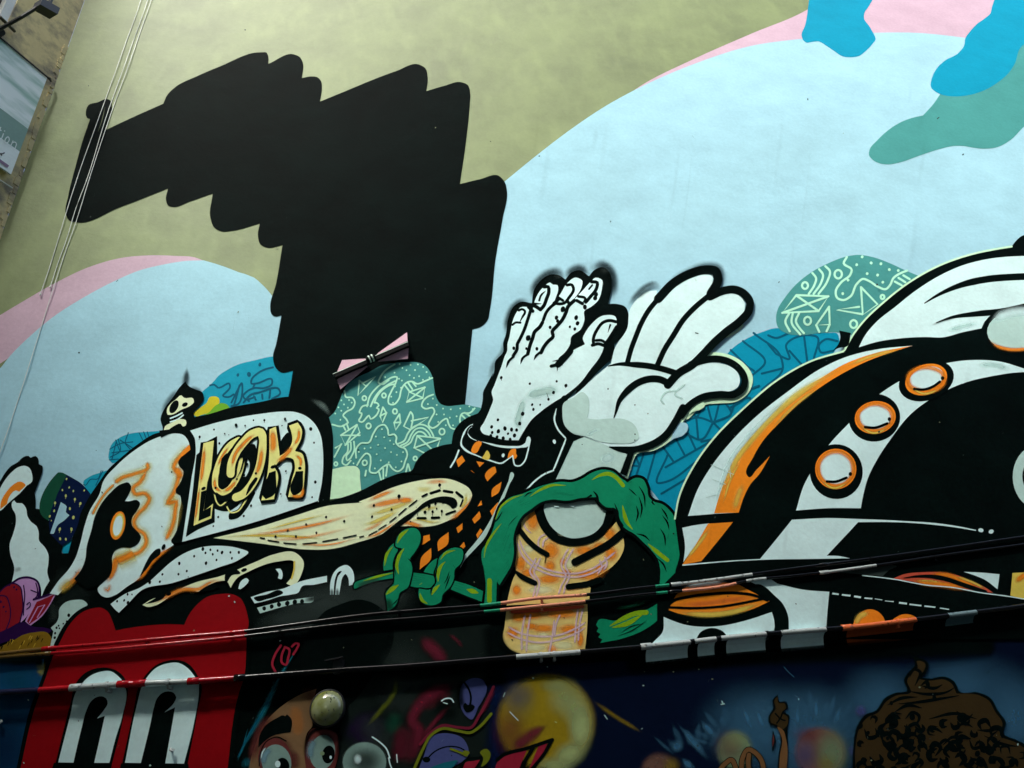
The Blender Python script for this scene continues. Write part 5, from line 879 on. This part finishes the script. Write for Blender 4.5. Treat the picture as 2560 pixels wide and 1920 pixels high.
# flaked spots, scuffs and drips scattered over the old paint
m = motif('paint_chips'); random.seed(21)
for k in range(170):
    x, y = random.uniform(10, 2550), 1920-abs(random.gauss(0, 330)) if k < 110 else random.uniform(60, 1500)
    c = random.choice(('grey', 'grime', 'slate', 'slatedark')) if y > 1450 else random.choice(('slate', 'grime', 'slatedark'))
    if random.random() < .6: m.oval('chips', c, 'P', x, y, random.uniform(.8, 2.4), random.uniform(.8, 3.0), random.uniform(0, 180), 6, .25)
    else:
        a_ = random.uniform(0, 6.28); l_ = random.uniform(4, 13); m.stroke('chips', c, 'P', '%.1f,%.1f %.1f,%.1f' % (x, y, x+l_*math.cos(a_), y+l_*math.sin(a_)), random.uniform(.8, 1.5), taper='se')
for k in range(46):
    x, y = random.uniform(1150, 2500), random.uniform(180, 1500); l_ = random.uniform(60, 260)
    m.soft('streaks', 'slatedark', 'P', '%.0f,%.0f %.0f,%.0f %.0f,%.0f' % (x, y, x-l_*.05, y+l_*.5, x-l_*.13, y+l_), random.uniform(5, 16), random.uniform(.025, .07), fade=.45)
STUFF = m
for m in PARTS:
    o = m.finish(mural)
    if m is STUFF:
        o['kind'] = 'stuff'
        for ch in o.children: ch['kind'] = 'stuff'

# ------------------------------------------------------------------ things on the wall
# two thin conduits and a thicker one, painted over together with the mural
def gloss(name, rgb, rough=0.13):
    m = bpy.data.materials.new('pipe_'+name); m.use_nodes = True; N = m.node_tree.nodes; L = m.node_tree.links; p = N['Principled BSDF']
    p.inputs['Roughness'].default_value = rough; p.inputs['Specular IOR Level'].default_value = 0.3
    geo = N.new('ShaderNodeNewGeometry'); nz = N.new('ShaderNodeTexNoise'); nz.inputs['Scale'].default_value = 45; nz.inputs['Detail'].default_value = 5
    L.new(geo.outputs['Position'], nz.inputs['Vector'])
    mx = N.new('ShaderNodeMix'); mx.data_type = 'RGBA'
    c = [lin(v) for v in rgb]; mx.inputs['A'].default_value = (*c, 1); mx.inputs['B'].default_value = (*[q*0.35 for q in c], 1)
    r = N.new('ShaderNodeMapRange'); r.inputs['From Min'].default_value = 0.58; r.inputs['From Max'].default_value = 0.68; L.new(nz.outputs['Fac'], r.inputs['Value'])
    L.new(r.outputs[0], mx.inputs['Factor']); L.new(mx.outputs['Result'], p.inputs['Base Color'])
    b = N.new('ShaderNodeBump'); b.inputs['Distance'].default_value = 0.002; b.inputs['Strength'].default_value = 0.5; L.new(nz.outputs['Fac'], b.inputs['Height']); L.new(b.outputs[0], p.inputs['Normal'])
    return m
G = dict(red=gloss('red', (170, 14, 26)), black=gloss('black', (8, 9, 10)), green=gloss('green', (30, 140, 104)), pale=gloss('pale', (176, 184, 182)), salmon=gloss('salmon', (226, 150, 120)),  # pale: white paint, and in places conduit highlights set as flat colour
  orange=gloss('orange', (220, 110, 62)), navy=gloss('navy', (28, 30, 60)), dark=gloss('worn', (60, 66, 66), 0.4), fur=gloss('mustard', (110, 84, 40)), grey=gloss('grey', (110, 132, 136)))
PIPES = []
def pipe(label, line, r, off, bands, group, joints, clips):
    line = parse('P', line); pts = densify(line, False, 14.0)
    ext = [(-90.0, pts[0][1]+(pts[0][1]-pts[6][1])*(-90-pts[0][0])/(pts[0][0]-pts[6][0]))]
    P = [at(x, y, off) for x, y in pts]; xs = [q[0] for q in pts]
    P = [P[0]+(P[0]-P[4])*2.2] + P + [P[-1]+(P[-1]-P[-5])*6]; xs = [-999.0]+xs+[9999.0]
    def mf(i):
        x = (xs[i]+xs[i+1])/2
        for lim, c in bands:
            if x < lim: return G[c]
        return G[bands[-1][1]]
    # split at the paint limits so the bands end cleanly
    Q = [P[0]]; QX = [xs[0]]
    for i in range(len(P)-1):
        for lim, c in bands:
            if xs[i] < lim < xs[i+1]:
                u = (lim-xs[i])/(xs[i+1]-xs[i]); Q.append(P[i].lerp(P[i+1], u)); QX.append(lim)
        Q.append(P[i+1]); QX.append(xs[i+1])
    xs = QX
    b = MB(); b.tube(Q, r, G['black'], 12, mf)
    o = tag(b.build('pipe', None, True), label, 'pipe', group)
    def near(x):
        k = min(range(len(xs)), key=lambda i: abs(xs[i]-x)); k = min(max(1, k), len(Q)-2); return Q[k], (Q[k+1]-Q[k-1]).normalized(), mf(k)
    for x in joints:
        p, t, mm = near(x); jb = MB(); jb.tube([p-t*0.032, p-t*0.030, p+t*0.030, p+t*0.032], [r*1.02, r*1.28, r*1.28, r*1.02], mm, 12); jb.build('coupling', o, True)
    for x in clips:
        p, t, mm = near(x); up = Vector((0, 0, 1))
        cb = MB(); cb.tube([p-t*0.008, p-t*0.0075, p+t*0.0075, p+t*0.008], [r*1.05, r*1.22, r*1.22, r*1.05], mm, 12)
        cb.box(p+Vector((0, off*0.5, 0)), t*0.006, Vector((0, off*0.5, 0)), up*0.006, mm)
        cb.box(p-up*(r+0.010)+Vector((0, off*0.55, 0)), t*0.007, Vector((0, off*0.42, 0)), up*0.008, mm)
        cb.build('clip', o)
    return o
GP = 'painted conduits running across the wall'
pipe('upper of the two thin conduits, red at left and black to the right', "-60,1641 0,1634 113,1622 280,1608 451,1592 620,1577 760,1558 900,1539 1040,1526 1220,1512 1340,1496 1466,1487 1600,1470 1640,1466 1780,1450 1880,1436 1990,1421 2060,1412 2220,1391 2376,1369 2560,1342 2660,1328", 0.0105, 0.045,
  ((120, 'fur'), (612, 'red'), (1200, 'black'), (1252, 'green'), (1466, 'salmon'), (1638, 'black'), (1672, 'green'), (1690, 'black'), (1880, 'pale'), (9999, 'black')), GP, (118, 1690, 2060), (370, 580, 1350, 1000, 2180))
pipe('lower of the two thin conduits, red at left and salmon in the middle', "-60,1649 0,1643 113,1634 280,1622 451,1606 612,1590 760,1572 900,1556 1040,1545 1220,1528 1340,1516 1466,1503 1600,1487 1672,1480 1820,1463 1863,1453 1980,1440 2060,1431 2220,1409 2352,1389 2560,1361 2660,1347", 0.0095, 0.042,
  ((120, 'fur'), (612, 'red'), (1210, 'black'), (1250, 'green'), (1463, 'salmon'), (1640, 'black'), (1668, 'green'), (1705, 'black'), (1840, 'salmon'), (1865, 'black'), (1915, 'pale'), (2060, 'black'), (2190, 'pale'), (9999, 'black')), GP, (116, 1686, 2062), (1350, 700, 2330))
pipe('thicker conduit lowest on the wall, crossing the two white eyes of the red figure', "-60,1736 0,1731 98,1725 196,1718 308,1710 490,1702 600,1694 768,1681 852,1675 1000,1666 1220,1648 1452,1630 1615,1616 1740,1603 1820,1594 2064,1573 2116,1569 2288,1549 2370,1539 2560,1515 2660,1502", 0.0150, 0.076,
  ((98, 'navy'), (190, 'red'), (306, 'pale'), (352, 'red'), (484, 'pale'), (597, 'red'), (1290, 'black'), (1450, 'pale'), (1614, 'black'), (1725, 'pale'), (1736, 'black'), (1790, 'pale'), (1802, 'black'), (1918, 'pale'), (1952, 'black'), (2064, 'pale'), (2117, 'black'), (2289, 'orange'), (2370, 'black'), (2440, 'grey'), (9999, 'black')), GP, (190, 308, 350, 487, 600, 1615, 2120), (265, 419, 1350, 1390, 1918, 2242))
# strip added behind the thick conduit, shaped to shade the wall below
lg = MB(); lp = densify(parse('P', "-60,1738 0,1733 196,1720 490,1704 768,1684 1000,1669 1220,1651 1452,1633 1615,1619 1820,1597 2064,1576 2288,1552 2560,1518 2660,1505"), False, 20.0)
LC = [(100, 'deepblue'), (192, 'red'), (308, 'white'), (352, 'red'), (486, 'white'), (597, 'red'), (1618, 'black'), (1723, 'white'), (1748, 'black'), (1790, 'white'), (1820, 'black'), (1918, 'white'), (1957, 'black'), (2064, 'white'), (2122, 'black'), (2289, 'orange_shade'), (2370, 'black'), (2440, 'tealgrey'), (9999, 'black')]  # below the orange domes the band's orange is darkened as painted shade
lims = [q[0] for q in LC[:-1]]; xs_ = sorted(set([q[0] for q in lp] + lims))
def yl(x):
    for (xa, ya), (xb, yb) in zip(lp, lp[1:]):
        if xa <= x <= xb: return ya+(yb-ya)*(x-xa)/(xb-xa)
    return lp[-1][1]
RW = []
for x in xs_:
    y = yl(x); k_ = min(1.0, max(0.0, (x-1560)/55.0)); hh = 7+38*k_
    q0 = at(x, y, 0.074); front = -0.052-0.022*k_; q1 = at(x-0.05*hh, y+hh, 0.016); dz = (q0.z-0.006)-q1.z
    row = [Vector((q0.x, 0.02, q0.z+0.009)), Vector((q0.x, front, q0.z+0.009))]
    for t_ in (0, .25, .5, .75, 1):
        c_, s_ = math.cos(t_*math.pi/2), math.sin(t_*math.pi/2)
        row.append(Vector((q0.x+(q1.x-q0.x)*t_, -0.016+(front+0.016)*(1-s_), q0.z-0.006-dz*(1-c_))))
    RW.append((x,)+tuple(row))
l1, l2 = RW[-1], RW[-2]; RW.append((9000,)+tuple(p+(p-r)*40 for p, r in zip(l1[1:], l2[1:])))
for ra_, rb_ in zip(RW, RW[1:]):
    col = next(c for lim, c in LC if (ra_[0]+rb_[0])/2 < lim)
    lg.add(list(ra_[1:])+list(rb_[1:]), [(k, k+1, k+8, k+7) for k in range(6)], mat(col))
lg.build('shade_ledge', mural)
# junction bracket on the thick conduit
p = at(845, 1672, 0.076); jb = MB(); jb.box(p+Vector((0, 0.02, 0.015)), Vector((0.028, 0, 0)), Vector((0, 0.03, 0)), Vector((0, 0, 0.036)), M_BLACK); jb.box(p+Vector((-0.02, -0.012, 0.052)), Vector((0.05, 0, 0.004)), Vector((0, 0.02, 0)), Vector((0, 0, 0.003)), M_BLACK)
tag(jb.build('junction_box'), 'small black junction box on the thick conduit above the glass lamp', 'junction box')

# three loose cords hanging down the wall at the left
M_CORD = plain('pale_cord', (0.62, 0.66, 0.60), 0.5, 0.0, False)
for lab, line, top in (('leftmost of the three pale cords, its end hanging highest', "368,-60 352,0 306,130 245,300 200,425 166,530 145,600 122,675 101,735", 0),
    ('middle pale cord of the three with a knotted end', "386,-60 369,0 325,125 263,300 216,452 190,520 166,600 146,655 126,716", 0),
    ('rightmost and longest of the three pale cords', "398,-60 378,0 335,125 272,300 224,445 190,555 174,600 140,700 104,815 80,890 50,985 18,1080 2,1125 -20,1190", 0)):
    pts = densify(parse('P', line), False, 20.0); n = len(pts)
    P = [at(x, y, 0.010+0.004*math.sin(i*0.7)) for i, (x, y) in enumerate(pts)]
    P = [Vector((P[0].x+(P[0].x-P[1].x)*8, P[0].y, WALLTOP))] + P
    b = MB(); b.tube(P, 0.0028, M_CORD, 6); e2 = P[-1]
    o = tag(b.build('cord'), lab, 'cord', 'pale cords hanging down the wall')
    kb = MB(); kb.tube([e2+Vector((0, 0, 0.012)), e2+Vector((0, 0, 0.004)), e2-Vector((0, 0, 0.01)), e2-Vector((0, 0, 0.016))], [0.002, 0.006, 0.006, 0.002], M_CORD, 6); kb.build('knot', o)
    for q in (14, 26):
        if q < len(P)-1:
            k2 = MB(); k2.tube([P[q]+Vector((0, 0, .008)), P[q], P[q]-Vector((0, 0, .008))], [.003, .005, .003], M_CORD, 6); k2.build('knot', o)

# pink bow with a black bar, standing off the wall
D = 0.032
M_PINKW = plain('pink_board', (0.58, 0.35, 0.44), 0.8, 0.0, False); M_BAR = plain('black_bar', (0.006, 0.007, 0.007), 0.8, 0.0, False); M_BAR.node_tree.nodes['Principled BSDF'].inputs['Specular IOR Level'].default_value = 0.08; M_PALEB = plain('pale_paint', (0.55, 0.68, 0.58), 0.5, 0.0, False)
def b3(x, y, off): c = CROP['B3']; return at(c[0]+x/c[2], c[1]+y/c[2], off)
bow = bpy.data.objects.new('bow_ornament', None); COL.objects.link(bow); cpos = b3(650, 330, 0.0); bow.location = cpos
tag(bow, 'pink bow shaped ornament with a black bar mounted on the black silhouette', 'ornament')
def panel(name, quad, th, material):
    mb = MB(); v = [q - cpos for q in quad]; nrm = (v[1]-v[0]).cross(v[2]-v[0]).normalized()*th
    mb.add(v+[q+nrm for q in v], [(0, 1, 2, 3), (7, 6, 5, 4), (0, 4, 5, 1), (1, 5, 6, 2), (2, 6, 7, 3), (3, 7, 4, 0)], material); return mb.build(name, bow)
panel('wing', [b3(605, 345, 0.03), b3(335, 362, 0.02), b3(270, 520, D), b3(610, 372, D)], 0.008, M_PINKW)
panel('wing', [b3(720, 300, D), b3(1058, 150, D), b3(1052, 55, 0.02), b3(735, 282, 0.03)], 0.008, M_PINKW)
panel('lower_wing', [b3(278, 575, D), b3(315, 682, 0.02), b3(612, 428, 0.03), b3(600, 400, D)], 0.008, M_PINKW)
panel('lower_wing', [b3(725, 345, D), b3(732, 372, 0.03), b3(1060, 345, 0.02), b3(1068, 228, D)], 0.008, M_PINKW)
bar = MB(); A, B = b3(252, 538, D+0.02)-cpos, b3(1065, 186, D+0.02)-cpos; ax = (B-A)/2; up = Vector((-ax.z, 0, ax.x)).normalized()
bar.box((A+B)/2, ax, Vector((0, 0.014, 0)), up*0.015, M_BAR); bar.build('bar', bow)
ed = MB(); ed.box((A+B)/2+up*0.0175, ax*1.02, Vector((0, 0.016, 0)), up*0.0022, M_PALEB); ed.build('bar_edge', bow)
kn = MB(); kc = b3(652, 338, D+0.045)-cpos; t = ax.normalized(); kn.tube([kc-t*0.035, kc-t*0.03, kc+t*0.03, kc+t*0.035], [0.018, 0.026, 0.026, 0.018], M_BAR, 10); kn.build('centre_knot', bow, True)
for s_ in (-1, 1):
    k3 = MB(); k3.tube([kc+t*0.012*s_-t*0.005, kc+t*0.012*s_+t*0.005], [0.029, 0.029], M_PALEB, 10); k3.build('band', bow)
for s_ in (0.25, 0.75):
    k4 = MB(); q = A.lerp(B, s_); k4.box(Vector((q.x, -0.018, q.z)), Vector((.006, 0, 0)), Vector((0, 0.017, 0)), Vector((0, 0, .008)), M_BAR); k4.build('bracket', bow)

# glass bulkhead lamp
lc = b3(0, 0, 0); c6 = CROP['A6']
def a6(x, y, off): return at(c6[0]+x/c6[2], c6[1]+y/c6[2], off)
L0 = a6(790, 1130, 0.0); rad = (a6(765+155, 1110, 0.06)-a6(765-155, 1110, 0.06)).length/2
lamp = bpy.data.objects.new('bulkhead_lamp', None); COL.objects.link(lamp); lamp.location = L0
tag(lamp, 'round dirty yellowish glass wall lamp below the thick conduit', 'lamp')
m = bpy.data.materials.new('yellowed_glass'); m.use_nodes = True; N = m.node_tree.nodes; L = m.node_tree.links; p = N['Principled BSDF']
p.inputs['Roughness'].default_value = 0.12; p.inputs['Coat Weight'].default_value = 0.8; p.inputs['Subsurface Weight'].default_value = 0.25; p.inputs['Subsurface Radius'].default_value = (0.05, 0.05, 0.03)
tc = N.new('ShaderNodeTexCoord'); nz = N.new('ShaderNodeTexNoise'); nz.inputs['Scale'].default_value = 9; nz.inputs['Detail'].default_value = 4; L.new(tc.outputs['Object'], nz.inputs['Vector'])
cr = N.new('ShaderNodeValToRGB'); cr.color_ramp.elements[0].position = 0.38; cr.color_ramp.elements[0].color = (0.19, 0.21, 0.05, 1); cr.color_ramp.elements[1].position = 0.62; cr.color_ramp.elements[1].color = (0.32, 0.36, 0.21, 1)
L.new(nz.outputs['Fac'], cr.inputs['Fac']); L.new(cr.outputs[0], p.inputs['Base Color']); M_LAMP = m
def lathe(name, prof, material, parent, seg=32):
    mb = MB(); n = len(prof); v = []
    for r, h in prof:
        for k in range(seg):
            a = 2*math.pi*k/seg; v.append(Vector((r*math.cos(a), -h, r*math.sin(a))))
    f = []
    for i in range(n-1):
        for k in range(seg):
            q = (k+1) % seg; f.append((i*seg+k, i*seg+q, (i+1)*seg+q, (i+1)*seg+k))
    f.append(tuple(range((n-1)*seg, n*seg)))
    mb.add(v, f, material); return mb.build(name, parent, True)
lathe('base', [(rad*1.02, 0.0), (rad*1.03, 0.018), (rad*1.0, 0.028), (rad*0.9, 0.03)], plain('lamp_base', (0.05, 0.05, 0.05), 0.4, 0.0, False), lamp)
lathe('glass', [(rad*0.97*math.cos(t), 0.029+rad*0.72*math.sin(t)) for t in [i*math.pi/2/13 for i in range(14)]], M_LAMP, lamp)
lathe('clamp_ring', [(rad*0.99, 0.030), (rad*1.04, 0.036), (rad*1.0, 0.046), (rad*0.965, 0.047)], M_BLACK, lamp)
sp = MB(); random.seed(5)
for k in range(16):
    th = random.uniform(0.1, 1.3); ph = random.uniform(0, 6.28); c_ = Vector((rad*0.975*math.cos(th)*math.cos(ph), -0.03-rad*0.725*math.sin(th), rad*0.975*math.cos(th)*math.sin(ph)))
    sp.box(c_, Vector((.0018, 0, 0)), Vector((0, .0018, 0)), Vector((0, 0, .003)), M_BLACK)
tag(sp.build('paint_specks', lamp), kind='stuff')
# little white hooks screwed into the wall
for lab, x, y in (('small white screw hook on the right eye of the red figure', 432, 1872), ('small white screw hook at the lower left edge', 6, 1802)):
    h = at(x, y, 0.0); b = MB(); b.tube([h, h+Vector((0, -.03, 0)), h+Vector((.004, -.045, -.008)), h+Vector((.014, -.042, -.016)), h+Vector((.016, -.03, -.006))], .0055, M_WHITEM, 8)
    tag(b.build('wall_hook', None, True), lab, 'hook', 'screw hooks in the wall')

# ------------------------------------------------------------------ things on the house at the left: banner, floodlight, rod
BOFF = 0.05
def sb(x, y, off=BOFF): return side(x, y, off)
bn = MB(); TLq, TR, BR = sb(0, 96), sb(118, 195), sb(27, 436); dwn = BR-TR; TL = TR+(TLq-TR)*6.0; BL = TL + Vector((0, 0, 1))*(dwn.z)
BR2 = TR+Vector((0, 0, dwn.z))
def bmix(u, v, off=0.0):
    """point on the banner: u 0..1 from its right edge to the left, v 0..1 down"""
    t_, b_ = TR.lerp(TL, u), BR.lerp(BL, u); return t_.lerp(b_, v)+SN*off
M_BAN = bpy.data.materials.new('banner_print'); M_BAN.use_nodes = True; N = M_BAN.node_tree.nodes; L = M_BAN.node_tree.links; p = N['Principled BSDF']; p.inputs['Roughness'].default_value = 0.35
geo = N.new('ShaderNodeNewGeometry'); wv = N.new('ShaderNodeTexNoise'); wv.inputs['Scale'].default_value = 2.2; wv.inputs['Detail'].default_value = 5
mp = N.new('ShaderNodeMapping'); mp.inputs['Rotation'].default_value = (0.7, 0.4, 0.2); mp.inputs['Scale'].default_value = (1, 1, 3.5); L.new(geo.outputs['Position'], mp.inputs['Vector']); L.new(mp.outputs['Vector'], wv.inputs['Vector'])
cr = N.new('ShaderNodeValToRGB'); cr.color_ramp.elements[0].position = 0.36; cr.color_ramp.elements[0].color = (0.30, 0.50, 0.40, 1); cr.color_ramp.elements[1].position = 0.56; cr.color_ramp.elements[1].color = (0.80, 0.90, 0.85, 1)
L.new(wv.outputs['Fac'], cr.inputs['Fac']); L.new(cr.outputs[0], p.inputs['Base Color'])
M_BGREY = plain('banner_grey', (0.16, 0.30, 0.23), 0.35, 0, False); M_BWHITE = plain('banner_white', (0.75, 0.85, 0.80), 0.35, 0, False); M_BPURP = plain('banner_purple', (0.20, 0.12, 0.20), 0.4, 0, False)
v = [bmix(0, 0), bmix(1, 0), bmix(1, 1), bmix(0, 1)]; bk = [q-SN*0.012 for q in v]
bn.add(v+bk, [(3, 2, 1, 0), (4, 5, 6, 7), (0, 1, 5, 4), (1, 2, 6, 5), (2, 3, 7, 6), (3, 0, 4, 7)], M_BAN)
banner = tag(bn.build('banner'), 'grey and white printed banner ending in the letters ion on the left house', 'banner')
def strip(name, v0, v1, off, material, u0=0.0, u1=1.0):
    q = MB(); q.add([bmix(u0, v0, off), bmix(u1, v0, off), bmix(u1, v1, off), bmix(u0, v1, off)], [(3, 2, 1, 0)], material); return q.build(name, banner)
strip('grey_band', 0.56, 0.785, 0.004, M_BGREY); strip('white_band', 0.785, 1.0, 0.004, M_BWHITE)
def print_on(name, material, strokes, w):
    q = MB()
    for pts, closed in strokes:
        line = densify(parse('A2', pts), closed, 2.0); n = len(line)
        px = []
        for i, pt in enumerate(line):
            a_, b_ = (line[(i-1) % n], line[(i+1) % n]) if closed else (line[max(0, i-1)], line[min(n-1, i+1)])
            tx, ty = b_[0]-a_[0], b_[1]-a_[1]; l = math.hypot(tx, ty) or 1
            px.append((pt[0]-ty/l*w/2, pt[1]+tx/l*w/2)); px.append((pt[0]+ty/l*w/2, pt[1]-tx/l*w/2))
        vs = [sb(x, y, BOFF+0.009) for x, y in px]
        fs = [(2*i, 2*i+1, 2*((i+1) % n)+1, 2*((i+1) % n)) for i in range(n if closed else n-1)]
        q.add(vs, fs, material)
    return q.build(name, banner)
print_on('letter_t', M_BWHITE, [("-30,215 0,130 12,95", False), ("-22,118 20,148", False)], 2.6)
print_on('letter_i', M_BWHITE, [("20,262 50,185", False), ("60,158 66,146", False)], 2.8)
print_on('letter_o', M_BWHITE, [("112,232 128,262 112,305 82,322 68,295 84,250", True)], 2.6)
print_on('letter_n', M_BWHITE, [("145,362 182,285", False), ("170,315 205,305 226,325 218,365 202,405", False)], 2.6)
print_on('emblem', M_BLACK, [("-10,470 20,470 65,452", False), ("10,455 25,495", False)], 3.0)
print_on('purple_bar', M_BPURP, [("-40,535 115,645", False)], 7.0)
rp = MB(); rp.tube([bmix(1, 0, .01), bmix(0, 0, .01), bmix(-0.015, 0, .0)], 0.008, M_BLACK, 8); rp.build('top_rod', banner)
ey = MB(); ey.tube([sb(122, 196, .06), sb(125, 196, .03)], 0.012, M_BLACK, 8); ey.build('eyelet', banner)
rd = MB(); rd.tube([sb(-40, 425, .06), sb(30, 470, .03)], 0.007, M_CORD, 8); tag(rd.build('rod'), 'thin pale rod below the banner on the left house', 'rod')

fl = bpy.data.objects.new('floodlight', None); COL.objects.link(fl); f0 = side(2, 80, 0.0); fl.location = f0
tag(fl, 'black floodlight on a long arm on the left house', 'floodlight')
def s3(x, y, off): return side(x/5.53, y/5.53, off)-f0
am = MB(); am.tube([s3(-260, 520, 0.0), s3(0, 400, 0.15), s3(300, 235, 0.32), s3(520, 100, 0.42)], 0.016, M_BLACK, 8); am.build('arm', fl)
a2 = MB(); a2.tube([s3(-200, 40, 0.02), s3(0, 235, 0.12), s3(200, 430, 0.02)], 0.014, M_BLACK, 8); a2.build('brace', fl)
hb = MB(); H = [s3(480, 30, .42), s3(540, 0, .50), s3(790, 150, .50), s3(770, 250, .42), s3(700, 215, .38), s3(492, 90, .38)]
hc = s3(640, 120, .43); hx = (s3(770, 200, .43)-s3(500, 50, .43))/2; hz = Vector((0, 0, 1)); hy = hx.cross(hz).normalized()
hb.box(hc, hx*0.9, hy*0.05, hz*0.05, M_BLACK); hb.box(hc+hz*0.06, hx*0.8, hy*0.035, hz*0.010, M_BLACK); hb.build('head', fl)
yk = MB(); yk.box(hc+hx*0.2-hy*0.02+hz*0.12, hx*0.10, hy*0.02, hz*0.07, M_BLACK); yk.build('yoke', fl)
jn = MB(); jn.tube([s3(-40, 470, .0), s3(20, 440, .10)], [0.035, 0.03], M_BLACK, 10); jn.build('wall_plate', fl)
